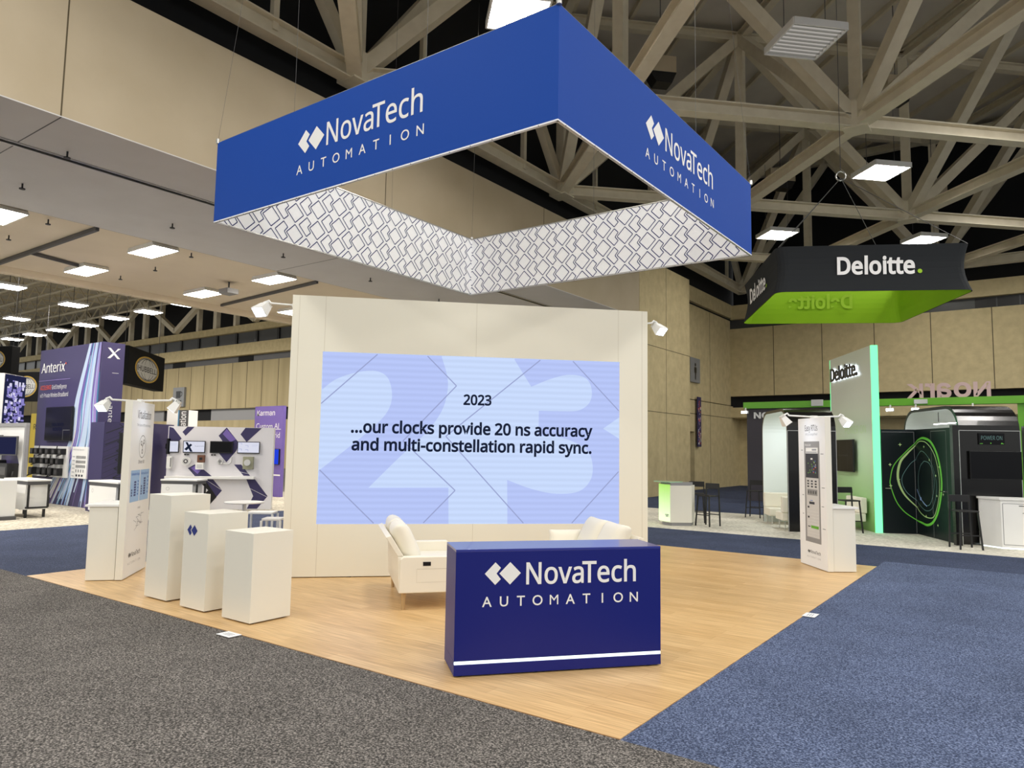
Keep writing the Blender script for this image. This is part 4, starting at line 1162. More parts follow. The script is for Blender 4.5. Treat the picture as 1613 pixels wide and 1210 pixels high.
# lounge seats inside the left pod
def bench(name, label, loc, rot, W_=0.95, group='ivory lounge seats of the green booth'):
    t = thing(name, label, 'seat', loc, rot, group)
    MB(leather).box(-W_/2, W_/2, -0.33, 0.33, 0.22, 0.42).build('seat', t, bevel=0.03, seg=3)
    MB(leather).box(-W_/2, W_/2, 0.2, 0.36, 0.42, 0.80).build('backrest', t, bevel=0.03, seg=3)
    for x in (-1, 1):
        for y in (-1, 1): MB(chrome).tube([(x*(W_/2-0.08), y*0.26, 0), (x*(W_/2-0.08), y*0.26, 0.22)], 0.014, 8).build('leg', t)
    return t
bench('lounge_seat', 'ivory lounge seat against the pale lining of the left pod', (-2.62+0.42*0.866-1.93*0.5, 13.64+0.42*0.5+1.93*0.866, 0.006), 30, 0.95)
bench('lounge_seat', 'ivory lounge seat just left of the right kiosk, in front of the pod end', (-2.62+0.40*0.866-0.62*0.5, 13.64+0.40*0.5+0.62*0.866, 0.006), 210, 0.95)
bench('lounge_seat', 'ivory lounge seat before the pale green wall, right of the kiosk desk', (-1.74, 15.42, 0.006), -60, 1.0)

# bar stools
def stool(label, loc, rot):
    t = thing('bar_stool', label, 'stool', loc, rot, 'black bar stools with low backs')
    MB(blackm).box(-0.19, 0.19, -0.18, 0.18, 0.735, 0.765).build('seat', t, bevel=0.01)
    m = MB(blackm); m.prism(Fr((0, 0.23, 0), (1, 0, 0), (0, -1, 0)), [(-0.21, 0.92), (0.21, 0.92), (0.20, 1.06), (-0.20, 1.06)], 0, 0.03); m.build('backrest', t, bevel=0.006)
    for x in (-1, 1):
        MB(blackm).beam((x*0.165, -0.16, 0.74), (x*0.21, -0.21, 0), 0.028, 0.028).build('leg', t)
        MB(blackm).beam((x*0.185, 0.215, 1.0), (x*0.215, 0.22, 0), 0.028, 0.028).build('leg', t)
    m = MB(blackm)
    for y in (-0.195, 0.21): m.beam((-0.2, y, 0.28), (0.2, y, 0.28), 0.018, 0.022)
    m.build('footrest', t)
    return t
s0 = stool('black bar stool in front, beside the green-fronted desk', (-4.57, 13.52, 0.006), -15)
copy_thing(s0, (-5.15, 14.25, 0.006), 20, 'black bar stool half hidden behind another beside the green-fronted desk')
copy_thing(s0, (-4.43, 16.85, 0.006), 0, 'black bar stool left of the pale pod, against the dark wall')
copy_thing(s0, (1.0, 12.98, 0.006), 30, 'black bar stool before the black pod wall at far right')
copy_thing(s0, (-1.47, 14.56, 0.006), 40, 'black bar stool behind the desk of the right kiosk')

# reception desk of the green booth
t = thing('reception_desk', 'small white reception desk with a green printed front and glass top', 'desk', (-5.27, 12.83, 0.006), 0)
P = [(0, 0), (0.42, 0.36), (0.30, 0.85), (-0.55, 0.62), (-0.42, 0.28), (-0.2, 0.1)]
top = Fr((0, 0, 0), (1, 0, 0), (0, 0, 1), (0, 1, 0))
MB(greymid).prism(top, [(x*0.88+0.02, y*0.88+0.05) for x, y in P], 0.0, 0.08).build('plinth', t)
m = MB(ivory).prism(top, P, 0.08, 1.0); m.build('body', t)
m = MB(deskprint)
for a, b in (((-0.55, 0.62), (-0.42, 0.28)), ((-0.42, 0.28), (-0.2, 0.1)), ((-0.2, 0.1), (0, 0))):
    m.hexa([(a[0]-.01, a[1]-.012, 0.1), (b[0]-.004, b[1]-.012, 0.1), (b[0], b[1], 0.1), (a[0], a[1], 0.1), (a[0]-.01, a[1]-.012, 1.02), (b[0]-.004, b[1]-.012, 1.02), (b[0], b[1], 1.02), (a[0], a[1], 1.02)])
m.build('printed_front', t)
dv = Vector((0.2, -0.1, 0)).normalized()
Fd = Fr((-0.2, 0.088, 0), dv, (dv.y, -dv.x, 0))
m = MB(ink).text('Deloitte.', Fd, 0.0, 0.22, 0.07, width=0.2, d=0.004, bold=0.03); m.build('lettering', t)
MB(greymid).prism(top, [(x*0.9, y*0.9+0.03) for x, y in P], 1.0, 1.07).build('recessed_collar', t)
MB(greenglass).prism(top, [(x*1.1, y*1.1-0.03) for x, y in [(0.0, 0.0), (0.1, 0.5), (-0.6, 0.65), (-0.52, 0.28), (-0.22, 0.06)]], 1.07, 1.09).build('glass_top', t)

# white cabinet before the far right pod
t = thing('cabinet', 'white cabinet with a framed door and lit base at the right picture edge', 'cabinet', (1.27, 13.42, 0.006), 12)
MB(white).prism(top, [(0.32, 0), (0.80, 0.0), (0.86, 0.1), (0.86, 0.44), (0, 0.44), (0, 0.36)], 0.03, 0.98).build('body', t)
MB(white).prism(top, [(0.30, -0.03), (0.82, -0.03), (0.89, 0.09), (0.89, 0.45), (-0.03, 0.45), (-0.03, 0.35)], 0.98, 1.02).build('top', t)
dr = MB(white).slabf(front(0.0), 0.36, 0.76, 0.09, 0.9, 0, 0.006).build('door', t, bevel=0.002)
MB(greymid).strip(front(0.0), [(0.355, 0.085), (0.765, 0.085), (0.765, 0.905), (0.355, 0.905)], 0.012, 0.002, True).build('door_gap', t)
m = MB(greydk).slabf(front(0.0), 0.63, 0.73, 0.86, 0.875, 0.006, 0.012); m.slabf(front(0.0), 0.69, 0.705, 0.72, 0.735, 0.006, 0.012); m.build('handle', dr)
MB(strip_glow).prism(top, [(0.34, 0.03), (0.77, 0.03), (0.82, 0.12), (0.82, 0.42), (0.05, 0.42), (0.05, 0.38)], 0.0, 0.03).build('base_light', t)

# ------------------------------------------------------------------ booth behind: dark wall, green fascia, letters seen from the back
t = thing('exhibit_wall', 'dark purple grey exhibit wall with white lettering behind the left pod', 'wall panel', (-6.95, 24.0, 0.006), 0)
MB(charcoalw).box(0, 4.5, 0, 0.3, 0, 3.55).build('panel', t)
m = MB(letterw).text('NOARK', front(0.0), 0.28, 3.18, 0.22, width=1.45, bold=0.03, d=0.01, depth=0.03); m.build('lettering', t)
m = MB(greymid).box(0.75, 0.95, -0.15, 0, 1.75, 2.05); m.build('wall_bracket', t)
t = thing('fascia_truss', 'long bright green fascia beam with spotlights crossing behind the pods', 'beam', (-7.05, 24.0, 3.56), 0)
MB(limepaint).box(0, 13.5, -0.12, 0.14, 0, 0.25).build('beam', t, bevel=0.01)
for x in (8.9, 12.9): MB(limepaint).box(x-0.1, x+0.1, -0.0, 0.14, -3.56, 0).build('post', t)
m = MB(greylt).box(2.55, 2.95, -0.2, -0.1, 0.05, 0.28); m.box(5.9, 6.3, -0.2, -0.1, 0.05, 0.2); m.build('clamp_cover', t)
for x, lb, big in [(0.12, 'left end of the green fascia beam', 1), (5.17, 'green fascia beam, right of the pale green wall', 1), (5.95, 'green fascia beam, second from the right', 0), (7.6, 'right half of the green fascia beam', 1)]:
    q = thing('fascia_spotlight', ('bright' if big else 'small') + ' spotlight under the ' + lb, 'spotlight', (-7.05+x, 23.9, 3.56), 0, 'spotlights under the green fascia')
    MB(greylt).tube([(0, -0.1, 0.02), (0, -0.16, -0.12)], 0.03, 6).build('arm', q)
    MB(greylt).box(-0.12, 0.12, -0.28, -0.12, -0.2, -0.1).build('lamp_head', q)
    MB(tinyspot).box(-0.1, 0.1, -0.3, -0.282, -0.19, -0.11).build('lens', q)
t = thing('letter_sign', 'large pinkish letters seen from behind, standing on the green fascia beam', 'sign', (-1.4, 24.0, 3.81), 0)
for ch, u, wdt in (('N', 1.98, 0.48), ('o', 1.42, 0.5), ('a', 0.93, 0.42), ('r', 0.58, 0.28), ('K', 0.02, 0.5)):
    cap_ = 0.46 if ch in 'NK' else 0.46*1.31
    MB(pinkish).text(ch, front(0.0), u+wdt/2, 0.02, cap_, width=wdt, align='c', bold=0.02, font=GROTESK, d=0.0, depth=0.08, mirror=True).build('letter', t)

# restroom sign, LED strip banner on the pier and side wall
t = thing('restroom_sign', 'grey restroom plate with a standing figure on the concrete side wall', 'sign', (-11.4, 29.62, 0), 0)
F = rightf(0.0, 0.0)
MB(signgrey).slabf(F, -0.6, 0.62, 5.25, 6.45, 0.0, 0.12).build('plate', t)
m = MB(blackp); m.disc(F, 0.0, 6.12, 0.085, 0.13, 14)
m.plate(F, [(-0.13, 6.0), (0.13, 6.0), (0.15, 5.92), (0.13, 5.72), (0.07, 5.7), (0.05, 5.38), (-0.05, 5.38), (-0.07, 5.7), (-0.13, 5.72), (-0.15, 5.92)], 0.13); m.build('figure', t)
t = thing('banner_strip', 'narrow pink and white vertical banner hanging on the side wall', 'banner', (-11.28, 30.0, 0), 0)
m = MB(plum).slabf(F, -0.22, 0.22, 2.1, 4.55, 0, 0.05)
rnd = random.Random(9)
for k in range(60):
    m.use([pinkish, letterw, lilac, orange][rnd.randrange(4)])
    u, v = rnd.uniform(-0.2, 0.1), rnd.uniform(2.15, 4.4); m.rect(F, u, u+rnd.uniform(0.04, 0.1), v, v+rnd.uniform(0.05, 0.14), 0.052)
m.build('printed_cloth', t)
m = MB(greydk); m.box(-0.115, 0.0, -0.03, 0.03, 4.4, 4.46); m.box(-0.115, 0.0, -0.03, 0.03, 2.2, 2.26); m.build('bracket', t)

# ------------------------------------------------------------------ left-hand booths
# tall purple tower wall
t = thing('tower_wall', 'tall indigo exhibit tower with streaks of blue and white light printed down its face', 'wall panel', (-23.3, 5.36, 0.006), 0)
TW, TD, TH_ = 4.1, 0.62, 4.72
m = MB(purple).box(0, TW, 0, TD, 0, TH_)
F = front(0.0)
rnd = random.Random(11)
cols = [teal, paleb, lilac, paleb, paleb, violet, skyb, greylt]
for k in range(64):
    f = rnd.random()
    a = (3.30+0.75*f, TH_-0.01); b = (2.75+1.15*f+rnd.uniform(-.1, .1), 3.1); c = (2.45+1.45*f+rnd.uniform(-.1, .1), 1.8); e = (0.75+2.95*f+rnd.uniform(-.15, .15), 0.01)
    P = smoothpts([a, b, c, e], k=7); n_ = len(P); w0 = rnd.uniform(0.02, 0.13)
    lo, hi = sorted((rnd.random(), rnd.random())); lo = 0 if rnd.random() < .4 else int(lo*n_*0.5); hi = n_ if rnd.random() < .5 else int(n_*(0.5+hi/2))
    P = P[lo:hi]
    if len(P) < 4: continue
    P = [(min(max(u, 0.02), TW-0.01), v) for u, v in P]
    m.use(cols[rnd.randrange(len(cols))]).ribbon(F, P, [w0*(0.3+1.3*math.sin(math.pi*(i+1)/(len(P)+1))) for i in range(len(P))], 0.002+0.0002*k)
m.build('panel', t)
m = MB(letterw).text('Anterix', F, 0.19, 3.99, 0.30, width=1.62, d=0.012, bold=0.0, depth=0.01)
m.use(orange).disc(F, 1.87, 4.22, 0.03, 0.02, 10); m.build('logo_lettering', t)
m = MB(lilac).rect(F, 0.02, 2.2, 3.735, 3.75, 0.012)
m.use(orange).text('ACCELERATE', F, 0.17, 3.46, 0.13, width=0.78, d=0.012, bold=0.01)
m.use(letterw).text('Grid Intelligence', F, 1.0, 3.46, 0.13, width=1.0, d=0.012); m.text('with Private Wireless Broadband', F, 0.18, 3.22, 0.13, width=1.95, d=0.012)
m.build('slogan_lettering', t)
Fr_ = rightf(TW, 0.0)
m = MB(letterw)
for P in ([(0.14, 4.56), (0.22, 4.56), (0.50, 4.26), (0.42, 4.26)], [(0.42, 4.56), (0.50, 4.56), (0.34, 4.43), (0.30, 4.39)], [(0.14, 4.26), (0.22, 4.26), (0.32, 4.37), (0.28, 4.41)]): m.plate(Fr_, P, 0.004)
m.rect(Fr_, 0.3, 0.48, 3.84, 3.85, 0.004)
m.build('emblem', t)
Fv = Fr((TW, 0.27, 0), (0, 0, -1), (1, 0, 0), (0, 1, 0))
m = MB(letterw).text('anterix.com', Fv, -2.92, 0.0, 0.12, width=1.35, d=0.004); m.build('web_lettering', t)
tv = thing('wall_screen', 'dark flat screen mounted on the indigo tower', 'screen', (-23.3, 5.36, 0.006), 0)
MB(blackp).box(0.92, 2.66, -0.1, -0.04, 1.88, 2.9).build('casing', tv, bevel=0.005)
m = MB(glassblk).slabf(front(-0.1), 0.94, 2.64, 1.9, 2.88, 0, 0.002)
m.use(scr_dim).text('POWERING INNOVATION', front(-0.1), 1.8, 2.32, 0.09, width=0.8, align='c', d=0.004); m.text('MONITOR', front(-0.1), 1.8, 2.18, 0.1, width=0.6, align='c', d=0.004)
m.use(greymid).strip(front(-0.1), [(2.18, 1.92), (2.18, 2.2), (2.62, 2.2)], 0.01, 0.004)
m.build('display', tv)
MB(blackp).box(1.6, 2.0, -0.04, -0.012, 2.2, 2.6).build('bracket', tv)
bd = thing('product_board', 'white board crowded with black devices on the indigo tower', 'board', (-23.3, 5.36, 0.006), 0)
MB(white).box(0.2, 2.55, -0.08, -0.025, 0.80, 1.72).build('panel', bd, bevel=0.004)
ROWN = ['top', 'middle', 'bottom']
def device(kind, label, u, v, sc):
    q = thing('radio_device', label, 'device', (-23.3+u, 5.36-0.08, v), 0, 'black radio devices on the white board')
    a = 0.13*sc
    MB(blackp).box(-a, a, -0.14, 0.012, -a*0.8, a*0.8).build('body', q, bevel=0.01)
    MB(greydk).slabf(front(-0.14), -a*0.6, a*0.6, -a*0.4, a*0.4, 0, 0.008).build('face_plate', q)
    if kind == 1: MB(blackp).tube([(a*0.7, -0.07, a*0.8), (a*0.9, -0.07, a*1.55)], 0.014, 6).build('antenna', q)
    if kind == 2: MB(blackm).tube([(-a*0.7, -0.12, -a*0.8), (-a*0.2, -0.2, -a*1.15), (a*0.6, -0.12, -a*0.8)], 0.014, 6).build('cable', q)
for r_, (v, us) in enumerate(((1.57, (0.38, 0.68, 1.05, 1.45, 1.9, 2.33)), (1.28, (0.35, 0.62, 1.15, 1.5, 1.85, 2.2)), (0.97, (0.38, 0.98, 1.35, 1.72, 2.15)))):
    for c_, u in enumerate(us):
        device((r_+c_) % 3, 'black radio device, %s from left in the %s row of the white board' % (ORD[c_], ROWN[r_]), u, v, 0.85 if r_ < 2 else 1.05)
t = thing('chart_board', 'white chart board with rows of small icons on the indigo tower', 'board', (-23.3, 5.36, 0.006), 0)
m = MB(white).box(2.8, 3.76, -0.07, -0.025, 0.82, 1.72); Fb_ = front(-0.07)
m.use(greyink).text('Utility Grade Spectrum', Fb_, 2.86, 1.62, 0.035, width=0.7, d=0.004); m.use(ink)
for r_ in range(4):
    for c_ in range(8):
        if r_ == 3 and c_ % 2: continue
        m.rect(Fb_, 3.1+c_*0.075, 3.14+c_*0.075, 1.38-r_*0.13, 1.46-r_*0.13, 0.004)
m.use(greyink)
for r_ in range(6): m.rect(Fb_, 2.86, 3.02, 1.42-r_*0.11, 1.44-r_*0.11, 0.004)
m.use(ink)
for c_ in range(3): m.rect(Fb_, 3.12+c_*0.17, 3.22+c_*0.17, 0.87, 0.93, 0.004)
m.build('panel', t)

# white work cabinets with dark band, open end frame and black legs
def work_cabinet(label, loc, W_, rot=0):
    t = thing('work_cabinet', label, 'cabinet', loc, rot, 'white work cabinets of the left booths')
    MB(white).box(0, W_, 0, 0.5, 0.2, 0.80).build('body', t, bevel=0.006)
    MB(greydk).box(-0.01, W_+0.11, 0.0, 0.5, 0.80, 0.885).build('dark_band', t)
    MB(white).box(-0.02, W_+0.13, -0.02, 0.52, 0.885, 0.925).build('top', t, bevel=0.004)
    m = MB(blackm)
    x0, x1 = W_+0.01, W_+0.10
    for y in (0.03, 0.47): m.beam((x1, y, 0.8), (x1, y, 0.25), 0.04, 0.04); 
    m.beam((x0, 0.03, 0.25), (x1, 0.03, 0.25), 0.04, 0.04); m.beam((x1, 0.03, 0.25), (x1, 0.47, 0.25), 0.04, 0.04); m.build('open_frame', t)
    m = MB(blackm)
    for x in (0.08, W_-0.05):
        for y in (0.05, 0.45): MB(blackm).beam((x, y, 0.2), (x, y, 0), 0.05, 0.05).build('leg', t)
    MB(greylt).ring(front(0.0), 0.18, 0.68, 0.035, 0.05, 0.002, n=16).build('pull', t)
    return t
work_cabinet('white work cabinet with open end frame at the far left', (-18.95, 3.1, 0.006), 1.28)
work_cabinet('white work cabinet partly hidden by the left edge of the left kiosk', (-16.75, 4.15, 0.006), 1.35)
work_cabinet('white work cabinet between the left kiosk and the tallest pedestal', (-16.35, 5.75, 0.006), 0.85, 32)
t = thing('low_counter', 'white counter with a dark plinth at the left picture edge', 'counter', (-19.6, 2.35, 0.006), 0)
MB(white).box(0, 2.1, 0, 0.5, 0.08, 0.93).build('body', t, bevel=0.01); MB(greydk).box(0.03, 2.18, -0.04, 0.5, 0, 0.08).build('plinth', t)

# grey framed display rack with monitors at the left edge
t = thing('display_rack', 'white display stand framed in grey holding monitors, at the left picture edge', 'display stand', (-21.95, 3.95, 0.006), 0)
MB(greymid).box(-0.3, 1.75, 0.0, 0.09, 2.26, 2.36).build('head_rail', t); MB(greymid).box(1.65, 1.75, 0, 0.09, 0, 2.26).build('side_post', t)
m = MB(white).box(-0.3, 1.65, 0.04, 0.085, 0.0, 2.26)
m.use(purple).plate(front(0.04), [(0.1, 0.5), (1.0, 0.7), (1.35, 1.2), (1.1, 1.6), (0.5, 1.5), (0.1, 1.6)], 0.003); m.build('panel', t)
for (u, v, lb) in ((0.05, 1.75, 'left'), (1.12, 1.72, 'right')):
    q = thing('monitor', 'grey monitor on the white display stand, %s one of two' % lb, 'monitor', (-21.95+u, 3.95, 0.006), 14, 'monitors on the white display stand')
    MB(greydk).box(-0.42, 0.38, -0.22, -0.17, v-0.26, v+0.27).build('casing', q, bevel=0.005); MB(scr_dim).slabf(front(-0.22), -0.39, 0.35, v-0.23, v+0.24, 0, 0.002).build('display', q)
    MB(blackp).box(-0.1, 0.1, -0.17, 0.015, v-0.1, v+0.1).build('bracket', q)
for (u, v, s_, lb) in ((0.15, 1.1, 0.34, 'left'), (1.05, 1.02, 0.3, 'right')):
    q = thing('keypad_unit', 'black control unit below a monitor on the white display stand, %s one' % lb, 'device', (-21.95+u, 3.95, 0.006), 0, 'control units on the white display stand')
    MB(blackp).box(-s_, s_, -0.25, 0.038, v-0.22, v+0.22).build('body', q, bevel=0.02); MB(greydk).slabf(front(-0.25), -s_*.7, s_*.7, v-0.1, v+0.12, 0, 0.006).build('face_plate', q)
    MB(blackm).tube([(s_, -0.1, v), (s_+0.1, -0.15, v-0.1), (s_+0.12, -0.1, v-0.4)], 0.02, 6).build('cable', q)
# LED cube tower, yellow panel
t = thing('video_tower', 'grey tower with a flickering lilac video picture on its right side, at upper left', 'tower', (-22.48, 4.13, 0.006), 45)
MB(greylt).box(-1.2, 0, 0, 1.25, 0, 3.86).build('body', t)
m = MB(scr_dim).slabf(rightf(0.0), 0.02, 1.23, 2.0, 3.84, 0, 0.02)
rnd = random.Random(2); F = rightf(0.02)
vid = glow('video_lilac', (150, 142, 214), 0.85); vid2 = glow('video_pale', (226, 222, 250), 0.9)
for k in range(150):
    u, v = rnd.uniform(0.05, 1.1), 2.05+1.6*rnd.random()**1.3
    m.use(vid if rnd.random() < .7 else vid2).rect(F, u, u+rnd.uniform(0.04, 0.2), v, v+rnd.uniform(0.03, 0.14), 0.002+k*0.00005)
m.build('video_screen', t)
t = thing('yellow_panel', 'bright yellow exhibit panel between the white display stand and the indigo tower', 'wall panel', (-28.6, 7.2, 0.006), 0)
MB(yellow).box(0, 1.6, 0, 0.12, 0, 2.9).build('panel', t); MB(ink).text('RII', front(0.0), 0.28, 2.3, 0.2, width=0.5, d=0.004).build('lettering', t)

# hanging signs of the far hall
def globe_sign(label, loc, rot, W_, H_, dep, drop):
    t = thing('hanging_sign', label, 'sign', loc, rot, 'black hanging box signs of the far hall')
    MB(voidm).box(0, W_, 0, dep, 0, H_).build('box', t, bevel=0.02)
    F = front(0.0)
    cx, cy, hw, hv = W_/2, H_/2, 0.33*W_, 0.36*H_          # oval emblem: half width, half height
    def oval(r0, r1, d, sx=1.0, n=36):
        for k in range(n):
            a, b = 2*math.pi*k/n, 2*math.pi*(k+1)/n
            m.face([F(cx+hw*r*sx*math.cos(q), cy+hv*r*math.sin(q), d) for r, q in ((r0, a), (r1, a), (r1, b), (r0, b))])
    m = MB(amber); oval(0.90, 1.0, 0.006)
    m.use(letterw).disc(F, cx, cy, hw*0.87, 0.006, 32, ry=hv*0.87)
    m.use(ink); oval(0.80, 0.84, 0.007)
    for k in (0.33, 0.68): oval(0.78, 0.82, 0.0075, k)
    m.use(letterw).rect(F, cx-0.8*hw, cx+0.8*hw, cy-0.32*hv, cy+0.32*hv, 0.008)
    m.use(ink).text('HUBBELL', F, cx, cy-0.2*hv, 0.4*hv, width=1.5*hw, align='c', d=0.01, bold=0.01, font=GROTESK)
    m.build('globe_emblem', t)
    for x in (0.2, W_-0.2): MB(greydk).tube([(x, dep/2, H_), (x, dep/2, drop)], 0.012, 5).build('hanging_cable', t)
globe_sign('black box sign with a globe emblem hanging right of the indigo tower', (-30.6, 11.65, 4.5), 134.2-180+180, 4.9, 1.72, 0.5, 11.4)
globe_sign('black box sign with a globe emblem, half hidden behind the video tower', (-53.27, 15.01, 4.5), 22.5, 2.7, 1.95, 0.5, 11.4)
globe_sign('brownish black box sign with a round emblem, cut by the left picture edge', (-44.8, 10.43, 5.5), 20, 2.4, 1.5, 0.5, 10.3)

# lattice-tower photo booth wall
t = thing('photo_wall', 'dark indigo wall printed with a power pylon, behind the left kiosk', 'wall panel', (-17.8, 4.9, 0.006), 0)
m = MB(plum).prism(top, [(0, 0), (-0.1, 1.4), (-0.6, 2.25), (-1.0, 2.2), (-1.0, 0.1)], 0, 2.4)
dv = Vector((-0.1, 1.4, 0)).normalized(); F = Fr((0, 0, 0), dv, (dv.y, -dv.x, 0))
m.use(purple).rect(F, 0.01, 1.39, 0.01, 2.39, 0.002); m.use(violet).plate(F, [(0.6, 1.6), (1.0, 1.75), (1.38, 1.65), (1.38, 2.0), (0.9, 1.95)], 0.003)
m.use(ink)
rnd = random.Random(4)
for k in range(9):
    v = 0.2+k*0.24; a = 0.30-0.018*k
    m.strip(F, [(0.55-a, v), (0.55+a*0.95, v+0.24)], 0.02, 0.004); m.strip(F, [(0.55+a, v), (0.55-a*0.95, v+0.24)], 0.02, 0.004); m.strip(F, [(0.55-a, v), (0.55+a, v)], 0.018, 0.004)
for v in (1.5, 1.9, 2.2): m.strip(F, [(0.05, v-0.1), (0.55, v+0.1), (1.1, v-0.1)], 0.025, 0.004)
for k in range(8): v = 1.2+k*0.14; m.strip(F, [(0.02, v-0.3), (0.7, v), (1.38, v-0.2)], 0.008, 0.004)
m.build('panel', t)
mq = thing('monitor', 'dark monitor on the indigo wall, seen edge-on right of the left kiosk', 'monitor', (-17.95, 6.35, 0.006), 118)
MB(blackp).box(0.15, 0.75, -0.32, -0.27, 1.55, 2.0).build('casing', mq, bevel=0.005); MB(glassblk).slabf(front(-0.32), 0.17, 0.73, 1.57, 1.98, 0, 0.002).build('display', mq)
MB(blackp).box(0.4, 0.5, -0.27, -0.08, 1.7, 1.85).build('bracket', mq)

# white wall with dark chevrons, shelf, monitors and devices
o = (-15.79, 8.73, 0.006)
t = thing('chevron_wall', 'white exhibit wall with dark indigo chevrons and a long narrow shelf', 'wall panel', o, 45)
m = MB(arrowgrey).box(-2.9, 0, 0, 0.25, 0, 2.35); F = front(0.0)
shapes = [[(-2.88, 2.33), (-2.77, 2.3), (-2.53, 2.0), (-2.62, 1.91), (-2.88, 1.85)], [(-2.52, 2.19), (-2.39, 2.34), (-2.2, 2.34), (-2.43, 2.08)],
          [(-1.32, 2.34), (-0.96, 1.9), (-1.02, 1.68), (-1.28, 1.34), (-1.5, 1.6), (-1.42, 1.95), (-1.53, 2.1)], [(-0.93, 2.15), (-0.8, 2.34), (-0.34, 2.34), (-0.75, 1.93)],
          [(-2.32, 1.16), (-2.14, 1.27), (-1.92, 1.15), (-1.66, 0.94), (-2.12, 0.94)], [(-2.06, 0.85), (-1.62, 0.85), (-1.36, 0.54), (-1.68, 0.13), (-1.85, 0.43), (-1.74, 0.54)],
          [(-1.07, 1.28), (-0.87, 1.28), (-0.61, 0.96), (-0.79, 0.96)], [(-0.71, 0.86), (-0.47, 0.86), (-0.1, 0.38), (-0.38, 0.02), (-0.66, 0.02), (-0.5, 0.38)]]
m.use(plum)
for P in shapes: m.plate(F, P, 0.003)
m.use(blackp); m.plate(F, [(-2.06, 0.85), (-1.85, 0.85), (-1.5, 0.35), (-1.68, 0.13), (-1.85, 0.43), (-1.74, 0.54)], 0.004)
m.use(violet); m.plate(F, [(-1.32, 2.3), (-1.05, 2.0), (-1.2, 1.92), (-1.42, 2.15)], 0.004); m.plate(F, [(-2.25, 1.17), (-2.12, 1.24), (-1.95, 1.13), (-2.05, 1.0)], 0.004)
m.use(letterw)
for P in ([(-1.8, 0.83), (-1.36, 0.54)], [(-0.6, 0.6), (-0.12, 0.36)], [(-1.05, 1.1), (-0.65, 1.02)]): m.strip(F, P, 0.008, 0.005)
m.build('panel', t)
MB(white).box(-2.88, -0.47, -0.22, 0, 0.87, 0.94).build('shelf', t, bevel=0.004)
for (a, b, mt, lb) in ((-2.84, -2.58, scr_white, 'leftmost, half hidden by the indigo wall'), (-2.47, -1.87, scr_white, 'second from left, emblem shown'), (-1.74, -1.12, None, 'third from left, switched off'), (-0.99, -0.37, scr_white, 'rightmost, pale picture')):
    q = thing('monitor', 'wall monitor above the shelf of the chevron wall, ' + lb, 'monitor', o, 45, 'monitors on the chevron wall')
    MB(blackp).box(a, b, -0.06, -0.012, 1.6, 1.94).build('casing', q, bevel=0.004)
    m = MB(mt or glassblk).slabf(front(-0.06), a+0.02, b-0.02, 1.625, 1.92, 0, 0.002)
    if mt:
        m.use(scr_text)
        if 'second' in lb:
            m.plate(front(-0.06), [(a+0.06, 1.9), (a+0.12, 1.9), (a+0.27, 1.63), (a+0.2, 1.63)], 0.004); m.plate(front(-0.06), [(a+0.2, 1.86), (a+0.25, 1.82), (a+0.1, 1.66), (a+0.04, 1.7)], 0.0045)
            m.text('the grid connected', front(-0.06), b-0.28, 1.78, 0.022, width=0.24, d=0.004)
        else:
            m.use(scr_line).rect(front(-0.06), b-0.22, b-0.06, 1.84, 1.845, 0.004); m.rect(front(-0.06), b-0.22, b-0.08, 1.80, 1.803, 0.004)
            if 'right' in lb:
                for du, dv_ in ((0.04, 1.85), (0.04, 1.68), (0.22, 1.78), (0.22, 1.66)): m.strip(front(-0.06), [(a+du, dv_+0.05), (a+du+0.08, dv_+0.05), (a+du+0.08, dv_)], 0.01, 0.004)
    m.build('display', q)
    MB(blackp).box((a+b)/2-0.08, (a+b)/2+0.08, -0.015, 0, 1.72, 1.85).build('bracket', q)
def wall_dev(label, cat='device'):
    return thing('grid_device', label, cat, o, 45, 'devices on the chevron wall')
q = wall_dev('round pale sensor ring on the chevron wall under the second monitor')
m = MB(white); F = front(0.0); m.prism(F, [(-2.36+0.12*math.cos(k*math.pi/10), 1.36+0.12*math.sin(k*math.pi/10)) for k in range(20)], 0, 0.12); m.build('ring_body', q)
m = MB(greydk).ring(F, -2.36, 1.36, 0.03, 0.065, 0.124, n=20); m.use(greylt).ring(F, -2.36, 1.36, 0.08, 0.1, 0.124, n=20); m.build('coil', q)
q = wall_dev('brown square device on the chevron wall beside the round sensor'); MB(brownm).box(-2.06, -1.86, -0.1, 0, 1.33, 1.54).build('body', q, bevel=0.01); MB(blackp).slabf(front(-0.1), -2.0, -1.92, 1.4, 1.47, 0, 0.006).build('display', q)
q = wall_dev('small white box on the chevron wall below the brown device'); MB(white).box(-2.09, -1.87, -0.14, 0, 1.13, 1.32).build('body', q, bevel=0.01); MB(greylt).slabf(front(-0.14), -2.05, -1.91, 1.17, 1.28, 0, 0.004).build('lid', q)
q = wall_dev('curved pale cable sensor on the chevron wall under the dark monitor')
MB(greylt).tube([(-1.44+0.07*math.cos(k*0.5), -0.06, 1.36+0.07*math.sin(k*0.5)) for k in range(13)], 0.025, 8).build('loop', q, smooth=50)
MB(greylt).tube([(-1.36, -0.06, 1.30), (-1.2, -0.06, 1.29), (-1.14, -0.06, 1.34), (-1.13, -0.06, 1.5)], 0.022, 8).build('cable', q, smooth=50); MB(greymid).box(-1.48, -1.4, -0.05, 0, 1.32, 1.4).build('mount', q)
q = wall_dev('olive grey meter box on the chevron wall under the rightmost monitor'); MB(olive).box(-0.81, -0.52, -0.12, 0, 1.15, 1.51).build('body', q, bevel=0.01)
m = MB(greylt); F = front(-0.12); m.prism(F, [(-0.68+0.09*math.cos(k*math.pi/9), 1.34+0.09*math.sin(k*math.pi/9)) for k in range(18)], 0, 0.05); m.build('meter_dome', q)
